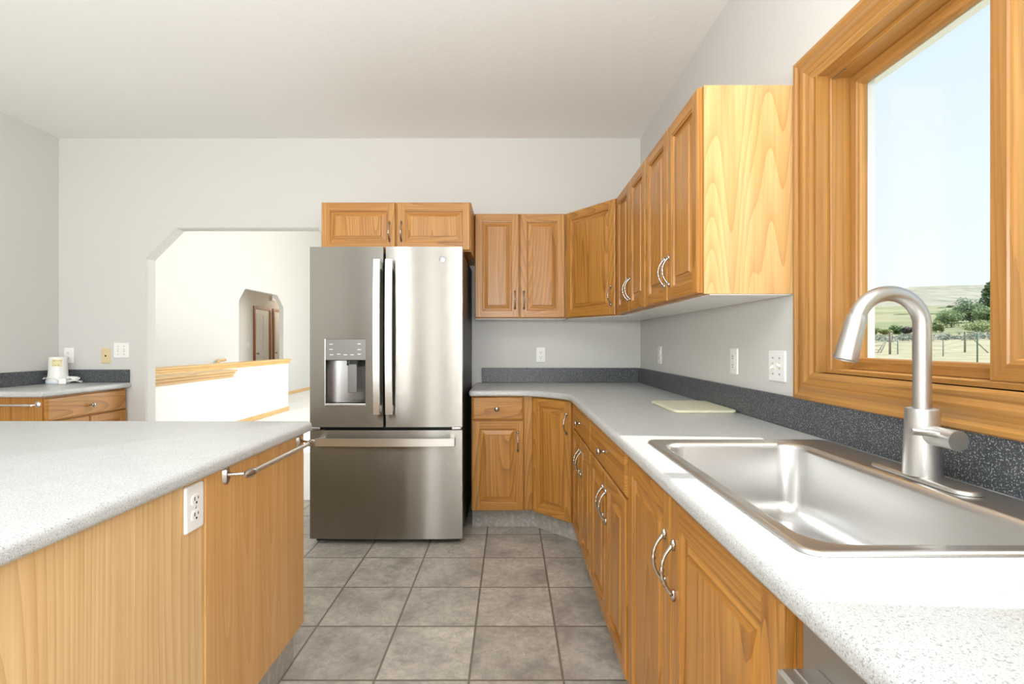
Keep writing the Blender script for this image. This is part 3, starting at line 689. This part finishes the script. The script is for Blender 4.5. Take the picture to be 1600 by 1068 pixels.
# ------------------------------------------------------------------ dishwasher
r = thing('dishwasher', 'stainless dishwasher beside the sink cabinet at the bottom edge', 'dishwasher', (0.375, 0.635, 0), -PI/2)
bm = bmesh.new(); box(bm, 0.003, 0.600, 0.02, 0.58, 0.10, 0.858); obj('body', bm, M['grey'], r)
bm = bmesh.new(); box(bm, 0.006, 0.598, -0.005, 0.0195, 0.12, 0.856, bev=0.004); dd = obj('door', bm, M['dw'], r)
bm = bmesh.new(); box(bm, 0.035, 0.575, -0.055, -0.033, 0.768, 0.810, bev=0.006, seg=3)
for x in (0.058, 0.552): box(bm, x-0.022, x+0.022, -0.035, -0.004, 0.772, 0.809, bev=0.003)
obj('handle', bm, M['nickel'], dd)
bm = bmesh.new(); box(bm, 0.01, 0.595, 0.075, 0.095, 0.0, 0.0995); obj('toe_kick', bm, M['black'], r)

# ------------------------------------------------------------------ sink
r = thing('kitchen_sink', 'single bowl stainless drop in sink under the window', 'sink', (SX0, SY0, ZT))
w_, h_ = SX1-SX0, SY1-SY0
bx0, bx1, by0, by1 = 0.032, w_-0.105, 0.036, h_-0.036
bm = bmesh.new(); L = []
for ins, z, rr in ((0, 0.0006, 0.030), (0.0005, 0.004, 0.030), (0.004, 0.0065, 0.027), (0.010, 0.0065, 0.022), (0.014, 0.0045, 0.020)):
    L.append([(p[0], p[1], z) for p in rrect(ins, w_-ins, ins, h_-ins, rr, 8)])
for g, z, rr in ((-0.006, 0.0042, 0.070), (0.0, 0.003, 0.066), (0.006, -0.003, 0.062), (0.010, -0.012, 0.058), (0.016, -0.16, 0.055), (0.022, -0.182, 0.05), (0.036, -0.196, 0.045), (0.06, -0.203, 0.03)):
    L.append([(p[0], p[1], z) for p in rrect(bx0+g, bx1-g, by0+g, by1-g, rr, 8)])
loft(bm, L, True, False, True); obj('basin', bm, M['sink'], r, sharp=60)
bm = bmesh.new(); lathe(bm, [(0.045, -0.2025), (0.045, -0.2), (0.038, -0.199), (0.034, -0.2015), (0.002, -0.2018)], Matrix.Translation(((bx0+bx1)/2, (by0+by1)/2, 0)), 28); obj('drain', bm, M['chrome'], r)

# ------------------------------------------------------------------ faucet
FX, FY, FZ = 0.893, 1.075, ZT+0.0052
r = thing('kitchen_faucet', 'brushed nickel gooseneck pull down faucet behind the sink', 'faucet', (FX, FY, FZ))
bm = bmesh.new(); L = [[(p[0], p[1], z) for p in rrect(-0.030+i, 0.030-i, -0.13+i, 0.13-i, 0.0299-i, 10)] for i, z in ((0, 0), (0, 0.004), (0.003, 0.0075), (0.008, 0.0085))]
loft(bm, L, True, True, True); obj('deck_plate', bm, M['nickel'], r, sharp=50)
bm = bmesh.new(); lathe(bm, [(0.0355, 0.0085), (0.0355, 0.014), (0.0335, 0.06), (0.0315, 0.11), (0.0305, 0.148), (0.029, 0.152), (0.020, 0.154)], None, 36); obj('body', bm, M['nickel'], r, sharp=40)
R_ = 0.070; zc = 0.331; ang0 = 0.0
sd_ = Vector((-0.998, 0.04, 0)).normalized()
pts = [Vector((0, 0, 0.150)), Vector((0, 0, 0.20)), Vector((0, 0, 0.27))]
aend = math.radians(165)
for k in range(25):
    a = aend*k/24; pts.append(sd_*(R_-R_*math.cos(a))+Vector((0, 0, zc+R_*math.sin(a))))
bm = bmesh.new(); tube(bm, pts, 0.0168, 24); obj('spout', bm, M['nickel'], r, sharp=50)
tdir = (sd_*math.sin(aend)+Vector((0, 0, math.cos(aend)))).normalized()
base = pts[-1]
rot = Vector((0, 0, 1)).rotation_difference(tdir).to_matrix().to_4x4()
bm = bmesh.new(); lathe(bm, [(0.0178, -0.004), (0.0195, 0.0), (0.0205, 0.012), (0.0225, 0.07), (0.024, 0.092), (0.0235, 0.096), (0.020, 0.097), (0.019, 0.094), (0.001, 0.094)], Matrix.Translation(base) @ rot, 28)
obj('spray_head', bm, M['nickel'], r, sharp=40)
bm = bmesh.new(); tube(bm, [(0, -0.015, 0.098), (0, -0.088, 0.098)], 0.0205, 28); obj('handle_stub', bm, M['nickel'], r, sharp=40)
bm = bmesh.new(); tube(bm, [(0.0, -0.060, 0.1), (-0.03, -0.060, 0.108), (-0.072, -0.060, 0.112)], [0.0062, 0.0058, 0.0066], 14); obj('lever', bm, M['nickel'], r, sharp=50)

# ------------------------------------------------------------------ cutting board
bm = bmesh.new(); L = [[(p[0], p[1], ZT+z) for p in rrect(0.700+i, 0.970-i, 2.105+i, 2.475-i, 0.03-i, 8)] for i, z in ((0.004, 0.0004), (0.0, 0.004), (0.0, 0.010), (0.003, 0.013))]
loft(bm, L, True, True, True)
tag(obj('cutting_board', bm, M['board'], sharp=40), 'cream cutting board lying on the counter against the backsplash', 'cutting board')

# ------------------------------------------------------------------ towel bars
def towel_bar(label, loc, rz, L_, drop=0.0, so=0.058):
    """bracket plates on the wall plane y=0, bar standing off to -y, along local x"""
    r = thing('towel_bar', label, 'towel bar', loc, rz)
    for x, s in ((0, 1), (L_, -1)):
        bm = bmesh.new()
        L = []
        for k in range(9):
            t = k/8; z = -0.028+0.052*t; wd = 0.012*(1-(2*t-1)**4)+0.003
            L.append([(x-wd, -0.0005, z), (x-wd*0.6, -0.006-0.004*(1-(2*t-1)**2), z), (x+wd*0.6, -0.006-0.004*(1-(2*t-1)**2), z), (x+wd, -0.0005, z)])
        loft(bm, L, True, True, True)
        tube(bm, [(x, -0.006, 0.0), (x+s*0.006, -0.03, -0.001), (x+s*0.022, -so, -0.002)], [0.006, 0.0042, 0.0052], 10)
        tube(bm, [(x-s*0.006, -so, -0.002), (x+s*0.004, -so, -0.002), (x+s*0.022, -so, -0.002), (x+s*0.042, -so, -0.002), (x+s*0.05, -so, -0.002)], [0.004, 0.0095, 0.0125, 0.0105, 0.0075], 14)
        obj('bracket', bm, M['pewter'], r, sharp=50)
    bm = bmesh.new(); tube(bm, [(0.04, -so, -0.002), (L_-0.04, -so, -0.002)], 0.0078, 16); obj('bar', bm, M['bar'], r, sharp=60)
    return r
towel_bar('steel towel bar mounted on the island end panel', (IXF+0.004, 1.378, 0.836), PI/2, 0.472)
r = thing('towel_bar', 'steel towel bar on the end of the far left corner cabinet', 'towel bar', (-2.955, 3.1045, 0.817))
for x in (0.0, -0.42):
    bm = bmesh.new(); lathe(bm, [(0.020, 0), (0.020, 0.005), (0.012, 0.009), (0.006, 0.012), (0.006, 0.05)], Matrix.Translation((x, 0, 0)) @ Matrix.Rotation(PI/2, 4, 'X'), 20); obj('bracket', bm, M['bar'], r, sharp=50)
bm = bmesh.new(); tube(bm, [(0.006, -0.05, 0), (-0.03, -0.05, 0), (-0.05, -0.05, 0), (-0.38, -0.05, 0), (-0.43, -0.05, 0)], [0.006, 0.010, 0.0075, 0.0075, 0.006], 14); obj('bar', bm, M['bar'], r, sharp=60)

# ------------------------------------------------------------------ outlets and switches (local: plate in xz, front to -y)
def plate_root(name, label, cat, loc, rz, w=0.072, h=0.116, mat='white', group=None):
    r = thing(name, label, cat, loc, rz, group)
    bm = bmesh.new(); L = [[(p[0], y, p[1]) for p in rrect(-w/2+i, w/2-i, -h/2+i, h/2-i, 0.006-i*0.5, 4)] for i, y in ((0, 0), (0, -0.002), (0.002, -0.005), (0.005, -0.006))]
    loft(bm, L, True, True, True, 0, False); obj('plate', bm, M[mat], r); return r
def outlet(label, loc, rz, group='wall outlets'):
    r = plate_root('wall_outlet', label, 'outlet', loc, rz, group=group)
    for z in (-0.0195, 0.0195):
        bm = bmesh.new(); L = [[(p[0], y, z+p[1]) for p in rrect(-0.017+i, 0.017-i, -0.014+i, 0.014-i, 0.011, 5)] for i, y in ((0, -0.005), (0, -0.0078), (0.0015, -0.0085))]
        loft(bm, L, True, False, True, 0, False); s = obj('socket', bm, M['white'], r)
        bm = bmesh.new()
        box(bm, -0.008, -0.0055, -0.0091, -0.0083, z-0.001, z+0.008); box(bm, 0.0055, 0.008, -0.0091, -0.0083, z+0.0005, z+0.007)
        tube(bm, [(0, -0.0083, z-0.007), (0, -0.0091, z-0.007)], 0.003, 10); obj('slots', bm, M['dark'], s)
    bm = bmesh.new(); tube(bm, [(0, -0.0055, 0), (0, -0.0072, 0)], 0.0032, 10); obj('screw', bm, M['bar'], r); return r
def switch2(label, loc, rz, up=(True, False)):
    r = plate_root('light_switch', label, 'light switch', loc, rz, w=0.116)
    for x, u in ((-0.023, up[0]), (0.023, up[1])):
        bm = bmesh.new(); box(bm, x-0.0055, x+0.0055, -0.0068, -0.005, -0.012, 0.012); obj('toggle_slot', bm, M['ivory'], r)
        bm = bmesh.new(); s = 1 if u else -1; L = [[(x-a, -y, z-b), (x+a, -y, z-b), (x+a, -y, z+b), (x-a, -y, z+b)] for a, y, z, b in ((0.0045, 0.006, s*0.001, 0.006), (0.004, 0.013, s*0.005, 0.005), (0.0032, 0.019, s*0.008, 0.0035))]
        loft(bm, L, True, False, True, 0, False); obj('toggle', bm, M['white'], r)
        for z in (-0.030, 0.030):
            bm = bmesh.new(); tube(bm, [(x, -0.0055, z), (x, -0.0072, z)], 0.0032, 10); obj('screw', bm, M['pewter'], r)
    return r
q = P(845, 554, YB); outlet('white outlet centred on back wall under the two door cabinet', (q.x, YB-0.0005, q.z), 0)
outlet('white outlet on right wall far back near the corner', (XR-0.0005, 0.995*775/(1031.5-CX), HC-(554.5-CY)*3.29/FPX), -PI/2)
outlet('white outlet on right wall between cutting board and light switch', (XR-0.0005, 0.995*775/(1148-CX), HC-(564-CY)*2.197/FPX), -PI/2)
switch2('white double light switch beside the window frame', (XR-0.0005, 0.995*775/(1215.5-CX), HC-(571.5-CY)*1.843/FPX), -PI/2, (False, True))
outlet('white outlet set in the island side panel', (IXF+0.0005, 0.796*775/(797-301.5), HC-(792-CY)*1.245/FPX), PI/2)
q = P(108, 555, YB); outlet('white outlet behind the small white appliance', (q.x, YB-0.0005, q.z), 0)
q = P(190, 547, YB); switch2('white double light switch left of the opening', (q.x, YB-0.0005, q.z), 0, (True, False))
q = P(166, 555.5, YB); r = plate_root('phone_jack', 'ivory telephone jack plate between outlet and double switch', 'wall plate', (q.x, YB-0.0005, q.z), 0, mat='ivory')
bm = bmesh.new(); box(bm, -0.006, 0.006, -0.0066, -0.0055, -0.007, 0.006); obj('jack', bm, M['dark'], r)
outlet('white outlet low on the far half wall near its end', (-3.9695, 3.97*775/(797-434), HC-(615-CY)*8.476/FPX), PI/2)
r = plate_root('light_switch', 'small white switch on the shaded hall wall', 'light switch', (XH+0.0005, 6.15*775/(797-388), 1.17), PI/2)
bm = bmesh.new(); box(bm, -0.005, 0.005, -0.016, -0.005, -0.004, 0.01); obj('toggle', bm, M['white'], r)

# ------------------------------------------------------------------ small appliance on the far left counter
r = thing('small_appliance', 'small white upright appliance with handwritten note and coiled cord', 'appliance', (-3.335, 3.66, ZT), math.radians(42))
bm = bmesh.new(); lathe(bm, [(0.066, 0.0005), (0.068, 0.012), (0.067, 0.03), (0.060, 0.045), (0.056, 0.10), (0.054, 0.165), (0.053, 0.19), (0.049, 0.197), (0.02, 0.198)], None, 36); obj('body', bm, M['white'], r, sharp=50)
bm = bmesh.new(); lathe(bm, [(0.0688, 0.002), (0.0692, 0.014), (0.0688, 0.027)], None, 36); obj('base_ring', bm, M['vinyl'], r)
def on_body(a, z, k=0.0): rr = 0.0555+(0.1-z)*0.03+k; return (rr*math.sin(a), -rr*math.cos(a), z)
bm = bmesh.new(); loft(bm, [[on_body(-0.75+1.15*k/10, z, 0.0012) for k in range(11)] for z in (0.128, 0.182)], False); obj('note', bm, M['note'], r)['label'] = 'pale yellow handwritten paper note'
bm = bmesh.new(); rnd = random.Random(4)
for row, (a0_, a1_) in enumerate(((-0.6, 0.3), (-0.55, -0.3), (-0.6, 0.0))):
    z = 0.170-row*0.015; a = a0_
    while a < a1_:
        ww = rnd.uniform(0.08, 0.14)
        tube(bm, [on_body(a+ww*t, z+rnd.uniform(-0.005, 0.006), 0.0022) for t in (0, 0.3, 0.6, 0.9)], 0.0009, 5); a += ww+rnd.choice((0.03, 0.03, 0.1))
obj('handwriting', bm, M['ink'], r)
bm = bmesh.new()
for k in range(3): tube(bm, [(0.045+0.055*math.cos(a)+0.02*k*0.5, -0.035-0.02*math.cos(a), 0.028+0.012*k*0.4+0.012*math.sin(a)+max(0, 0.012*-math.cos(a))) for a in [2*PI*j/20 for j in range(21)]], 0.0035, 8)
tube(bm, [(-0.075, -0.02, 0.05), (-0.08, -0.045, 0.04), (-0.05, -0.07, 0.052), (-0.015, -0.075, 0.045), (0.0, -0.078, 0.02)], 0.0035, 8)
tube(bm, [(0.06, -0.06, 0.045), (0.10, -0.05, 0.02), (0.13, -0.045, 0.008), (0.135, -0.035, 0.012), (0.10, -0.035, 0.02)], 0.0042, 8)
obj('cord', bm, M['white'], r)
bm = bmesh.new(); box(bm, 0.002, 0.045, -0.108, -0.080, 0.0015, 0.045, bev=0.004); obj('plug', bm, M['white'], r)

# ------------------------------------------------------------------ kitchen window
win = bpy.data.objects.new('window_1', None); COL.objects.link(win); win['kind'] = 'structure'; win['label'] = 'oak framed sliding window over the sink'; win.location = (XR, (WY0+WY1)/2, 0)
def wl(o): o.location = (-XR, -(WY0+WY1)/2, 0); return o
def frame_bm(y0, y1, z0, z1, prof, close=False):
    """picture frame: prof = [(inset, x)...] swept round the rectangle, mat 0 upright / 1 level pieces"""
    bm = bmesh.new()
    rs = [[(x, y0+i, z0+i), (x, y1-i, z0+i), (x, y1-i, z1-i), (x, y0+i, z1-i)] for i, x in prof]
    if close: rs.append(rs[0])
    for a, b in zip(rs, rs[1:]):
        for k in range(4): j = (k+1) % 4; quad(bm, a[k], a[j], b[j], b[k], 1 if k in (0, 2) else 0)
    return bm
TW = [M['trimw']['Z'], M['trimw']['Y']]
cas = 0.094
x = XR
prof = [(0, x), (0, x-0.020), (0.004, x-0.024), (0.014, x-0.024), (0.018, x-0.020), (0.022, x-0.017), (0.030, x-0.018), (0.046, x-0.022), (0.056, x-0.021), (0.062, x-0.016), (0.070, x-0.013), (0.076, x-0.016), (0.084, x-0.016), (0.090, x-0.012), (0.094, x-0.010), (0.094, x+0.02)]
wl(obj('window_casing', frame_bm(WY0-cas, WY1+cas+0.012, WZ0-0.088, WZ1+0.092, prof), TW, win))
prof = [(-0.001, x-0.002), (-0.001, x-0.010), (0.006, x-0.010), (0.006, x+0.028), (0.016, x+0.028), (0.018, x+0.031), (0.018, x+0.090), (0.018, x+0.14), (-0.001, x+0.14)]
wl(obj('window_jamb', frame_bm(WY0, WY1, WZ0, WZ1, prof, True), TW, win))
def sash(y0, y1, z0, z1, x0, x1, s):
    prof = [(0, x1), (0, x0), (s-0.012, x0), (s-0.009, x0+0.004), (s-0.003, x0+0.006), (s, x0+0.012), (s, x1-0.004), (s-0.004, x1)]
    o = wl(obj('window_sash', frame_bm(y0, y1, z0, z1, prof, True), TW, win))
    bm = bmesh.new(); xm = (x0+x1)/2+0.004; box(bm, xm-0.003, xm+0.003, y0+s-0.004, y1-s+0.004, z0+s-0.004, z1-s+0.004); obj('window_glass', bm, M['glass'], o)
    return o
sash(1.042, WY1-0.019, WZ0+0.019, WZ1-0.019, XR+0.090, XR+0.122, 0.036)
sash(WY0+0.019, 1.086, WZ0+0.019, WZ1-0.019, XR+0.056, XR+0.088, 0.048)
bm = bmesh.new()
box(bm, XR+0.125, XR+0.17, WY1-0.016, WY1+0.06, WZ0-0.05, WZ1+0.06); box(bm, XR+0.125, XR+0.17, WY0-0.06, WY0+0.016, WZ0-0.05, WZ1+0.06)
box(bm, XR+0.125, XR+0.17, WY0+0.016, WY1-0.016, WZ1-0.016, WZ1+0.06); box(bm, XR+0.125, XR+0.19, WY0+0.016, WY1-0.016, WZ0-0.05, WZ0+0.012)
wl(obj('window_exterior_frame', bm, M['vinyl'], win))['label'] = 'white exterior frame'
bm = bmesh.new(); box(bm, XR+0.032, XR+0.040, WY1-0.075, WY1-0.02, WZ1-0.024, WZ1-0.0185); wl(obj('window_bracket', bm, M['pewter'], win))
# eave outside
bm = bmesh.new(); box(bm, XR+WT, 1.72, -5, 5, 2.452, 2.49); box(bm, 1.72, 1.76, -5, 5, 2.445, 2.62)
for k in range(60): box(bm, 1.55, 1.58, -2+k*0.08, -1.96+k*0.08, 2.449, 2.4525)
struct('roof', bm, M['vinyl'], label='white soffit outside above the window')

# ------------------------------------------------------------------ outdoors
rnd = random.Random(11)
prof_r = [(2, -0.5), (14, -0.5), (22, -0.35), (32, 0.05), (44, 0.42), (60, 0.95), (78, 1.60), (92, 2.25), (120, 3.6), (200, 8.0), (400, 21.0), (560, 26.0), (800, 44.0), (1050, 78.0), (1300, 112), (1500, 126), (1700, 100)]
def zprof(r_):
    for (a, za), (b, zb) in zip(prof_r, prof_r[1:]):
        if r_ <= b: t = (r_-a)/(b-a); return za+(zb-za)*t
    return prof_r[-1][1]
def zter(x, y):
    r_ = math.hypot(x, y); z = zprof(max(r_, 2))
    if r_ > 90:
        k = min(1, (r_-90)/900); z += noise.noise(Vector((x*0.003, y*0.003, 0)))*34*k+noise.noise(Vector((x*0.012, y*0.012, 3)))*11*k
    else: z += 0.05*noise.noise(Vector((x*0.3, y*0.3, 0)))*min(1, r_/20)
    return z
bm = bmesh.new(); rr = [2, 8, 14, 18, 22, 27, 32, 38, 44, 52, 60, 69, 78, 92, 120, 160, 200, 300, 400, 480, 560, 640, 720, 800, 880, 960, 1050, 1130, 1210, 1300, 1400, 1500, 1700]
NA = 240; rings = []
for q in rr: rings.append([(q*math.sin(2*PI*k/NA), q*math.cos(2*PI*k/NA)) for k in range(NA)])
vs = [[bm.verts.new((x, y, zter(x, y))) for x, y in rg] for rg in rings]
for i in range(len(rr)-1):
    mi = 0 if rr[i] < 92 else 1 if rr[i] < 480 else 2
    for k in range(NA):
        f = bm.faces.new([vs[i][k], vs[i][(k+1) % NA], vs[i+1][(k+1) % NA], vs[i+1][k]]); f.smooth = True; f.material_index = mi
def ground(name, cols, sc, bump=0.0):
    m, nt, b = newmat(name); t = N(nt, 'ShaderNodeTexCoord')
    n1 = N(nt, 'ShaderNodeTexNoise', Scale=sc, Detail=6.0, Roughness=0.65); nt.links.new(t.outputs['Object'], n1.inputs['Vector'])
    nt.links.new(ramp(nt, n1.outputs['Fac'], [(0.32, cols[0]), (0.5, cols[1]), (0.68, cols[2])]), b.inputs['Base Color']); b.inputs['Roughness'].default_value = 0.95; b.inputs['Specular IOR Level'].default_value = 0.05
    return m
g0 = ground('dry_pasture', (s2l(158, 154, 124), s2l(174, 167, 140), s2l(188, 178, 154)), 0.6)
g1 = ground('green_meadow', (s2l(120, 132, 98), s2l(152, 152, 120), s2l(172, 166, 138)), 0.03)
g2 = ground('hazed_sagebrush_hill', (s2l(126, 134, 124), s2l(162, 158, 144), s2l(178, 172, 156)), 0.03)  # sage tones with the paleness of distance haze put into the colour
struct('terrain', bm, [g0, g1, g2], label='dry pasture rising to sagebrush hills with haze put into their colour')
def leafm(n, a, b_): 
    m, nt, b = newmat(n); t = N(nt, 'ShaderNodeTexCoord'); n1 = N(nt, 'ShaderNodeTexNoise', Scale=1.3, Detail=3.0); nt.links.new(t.outputs['Object'], n1.inputs['Vector'])
    nt.links.new(ramp(nt, n1.outputs['Fac'], [(0.35, a), (0.65, b_)]), b.inputs['Base Color']); b.inputs['Roughness'].default_value = 0.7; return m
M['leafd'] = leafm('dark_leaves', s2l(84, 112, 72), s2l(116, 142, 92)); M['leafm'] = leafm('mid_leaves', s2l(104, 132, 78), s2l(142, 164, 100)); M['leafl'] = leafm('light_leaves', s2l(136, 152, 84), s2l(172, 180, 118)); M['leafg'] = leafm('sage_leaves', s2l(122, 128, 110), s2l(150, 152, 134)); M['leafb'] = leafm('brown_leaves', s2l(110, 98, 90), s2l(140, 126, 112))
M['bark'] = simple('bark', s2l(146, 136, 122), 0.9)
def crown_bm(lobes, n, size, seed):
    rd = random.Random(seed); bm = bmesh.new()
    for (cx, cy, cz, rx, ry, rz) in lobes:
        for _ in range(n):
            while True:
                v = Vector((rd.uniform(-1, 1), rd.uniform(-1, 1), rd.uniform(-1, 1)))
                if 0.25 < v.length < 1: break
            c = Vector((cx+v.x*rx, cy+v.y*ry, cz+v.z*rz)); u = Vector((rd.gauss(0, 1), rd.gauss(0, 1), rd.gauss(0, 1))).normalized(); w = u.orthogonal().normalized(); s = size*rd.uniform(0.6, 1.3)
            quad(bm, c-u*s*0.5, c+w*s*0.35, c+u*s*0.6, c-w*s*0.35)
    return bm
def plant(name, label, px, d, ptop, wpx, mat, conic=False, group=None, cat='tree', trunk=True, lob=7):
    x = (px-CX)*d/FPX; zb = zter(x, d); H = HC-(ptop-CY)*d/FPX-zb; wd = wpx*d/FPX/2; rd = random.Random(int(px*7+d))
    r = thing(name, label, cat, (x, d, zb), 0, group); L = []
    if conic:
        for k in range(9): t = k/8; q = wd*(1-0.72*t); L.append((rd.uniform(-.2, .2)*wd, rd.uniform(-.2, .2)*wd, H*(0.22+0.68*t), q, q, H*0.12))
    else:
        for k in range(lob): L.append((rd.uniform(-.55, .55)*wd, rd.uniform(-.55, .55)*wd, H*rd.uniform(0.24, 0.68), wd*rd.uniform(.45, .7), wd*rd.uniform(.45, .7), H*rd.uniform(.24, .36)))
    obj('crown', crown_bm(L, 420, max(0.2, H*0.075), int(px)), M[mat], r)
    if trunk:
        bm = bmesh.new(); tube(bm, [(0, 0, -0.2), (0.02*H, 0, H*0.3), (0, 0.02*H, H*0.75)], [H*0.03, H*0.022, H*0.006], 8); obj('trunk', bm, M['bark'], r)
    return r
TG = 'trees beyond the pasture fence'
plant('tree', 'tallest dark green tree at right edge of the window view', 1556, 122, 435, 56, 'leafd', True, TG)
plant('tree', 'second dark tree left of the tallest one', 1520, 107, 462, 46, 'leafd', False, TG)
plant('tree', 'mid green rounded tree at centre of the tree group', 1487, 92, 482, 48, 'leafm', False, TG)
plant('tree', 'small bright green bushy tree left of the tree group', 1463, 78, 499, 18, 'leafl', False, TG)
plant('tree', 'mid green tree at the back of the group', 1503, 140, 474, 30, 'leafm', False, TG)
plant('tree', 'mid green tree at foot of the tallest tree behind the broad shrub', 1547, 89, 472, 40, 'leafm', False, TG)
plant('tree', 'small mid green tree between the bright bushy tree and the rounded tree', 1472, 100, 490, 26, 'leafm', False, TG)
plant('shrub', 'broad pale green shrub in front of the tallest tree', 1537, 74, 493, 52, 'leafl', False, 'shrubs beyond the pasture', 'shrub', False)
plant('shrub', 'olive shrub seen through the faucet arch', 1397, 78, 507, 26, 'leafm', False, 'shrubs beyond the pasture', 'shrub', False)
plant('shrub', 'yellow green shrub at left edge of the window view', 1364, 78, 511, 22, 'leafl', False, 'shrubs beyond the pasture', 'shrub', False)
plant('shrub', 'yellow green shrub between the leftmost and the olive shrub', 1380, 76, 513, 20, 'leafl', False, 'shrubs beyond the pasture', 'shrub', False)
plant('shrub', 'brown shrub beside the faucet neck', 1421, 76, 508, 20, 'leafb', False, 'shrubs beyond the pasture', 'shrub', False)
plant('tree', 'far dark tree on the hillside, taller right one of a pair', 1484, 240, 476, 12, 'leafd', False, 'far hillside trees')
plant('tree', 'far dark tree on the hillside, lower left one of a pair', 1473, 240, 480, 14, 'leafd', False, 'far hillside trees')
plant('hedge', 'dark hedge line across the meadow behind the faucet', 1412, 190, 491, 34, 'leafd', False, 'meadow hedges', 'hedge', False)
plant('hedge', 'dark hedge line just right of the faucet neck', 1460, 180, 490, 24, 'leafm', False, 'meadow hedges', 'hedge', False)
bm = bmesh.new()
rd = random.Random(5)
for k in range(170):
    px = rd.uniform(1330, 1640); d = rd.uniform(56, 66); x = (px-CX)*d/FPX; z = zter(x, d); s = rd.uniform(0.35, 0.75)
    b2 = crown_bm([(x, d, z+s*0.4, s*1.2, s*1.2, s*0.55)], 26, 0.3, k); merge(bm, b2)
tag(obj('sagebrush', bm, M['leafg']), 'grey green band of sagebrush along the pasture edge', 'sagebrush', kind='stuff')
# pasture fence
r = thing('wire_fence', 'thin wire pasture fence on metal and wooden posts', 'fence', P(1450, 553, 34))
o0 = r.location.copy(); posts = []
for px, yt, yb, rad, mt in ((1390.5, 519, 553, 0.075, 'bark'), (1402.6, 531, 553, 0.04, 'fpost'), (1426, 524, 562, 0.035, 'fpostg'), (1473.6, 530, 556, 0.035, 'fpost'), (1507.6, 518, 549, 0.06, 'bark'), (1527, 521, 566, 0.035, 'fpostg')):
    if 'fpost' not in M: M['fpost'] = simple('post_steel', s2l(150, 152, 144), 0.7); M['fpostg'] = simple('post_green', s2l(100, 122, 104), 0.7)
    d = 34.0
    for _ in range(30):
        x = (px-CX)*d/FPX; d2 = (HC-zter(x, d))*FPX/(yb-CY); d = 0.5*d+0.5*max(18, min(60, d2))
    x = (px-CX)*d/FPX; z = zter(x, d); H = HC-(yt-CY)*d/FPX-z; p = Vector((x, d, z))-o0; posts.append((p, H))
    bm = bmesh.new(); tube(bm, [p+Vector((0, 0, -0.2)), p+Vector((0.01, 0, H))], rad, 8); obj('post', bm, M[mt], r)
p, H = posts[4]; bm = bmesh.new(); tube(bm, [p+Vector((0.2, 0, H*0.9)), p+Vector((0.55, -1.2, -0.05))], 0.035, 8); obj('brace', bm, M['bark'], r)
bm = bmesh.new()
wp = [posts[i] for i in (0, 1, 3, 4)]
for f in (0.35, 0.6, 0.85): tube(bm, [q+Vector((0, 0, h*f)) for q, h in wp]+[wp[-1][0]+Vector((9, -2, wp[-1][1]*f))], 0.008, 5)
obj('wire', bm, M['fpost'], r)
r = thing('farm_gate', 'tubular metal farm gate leaning at left of the pasture fence', 'gate', P(1371, 551, 36)); bm = bmesh.new()
q = lambda x, y: P(x, y, 36)-r.location
for a_, b_ in (((1350, 535.5), (1385, 533)), ((1350, 541), (1380, 539)), ((1350, 547), (1378, 546)), ((1350, 551), (1376, 550)), ((1385, 533), (1376, 551)), ((1382, 534), (1371, 551)), ((1350, 535), (1350, 551))): tube(bm, [q(*a_), q(*b_)], 0.03, 7)
obj('rails', bm, M['fpost'], r)
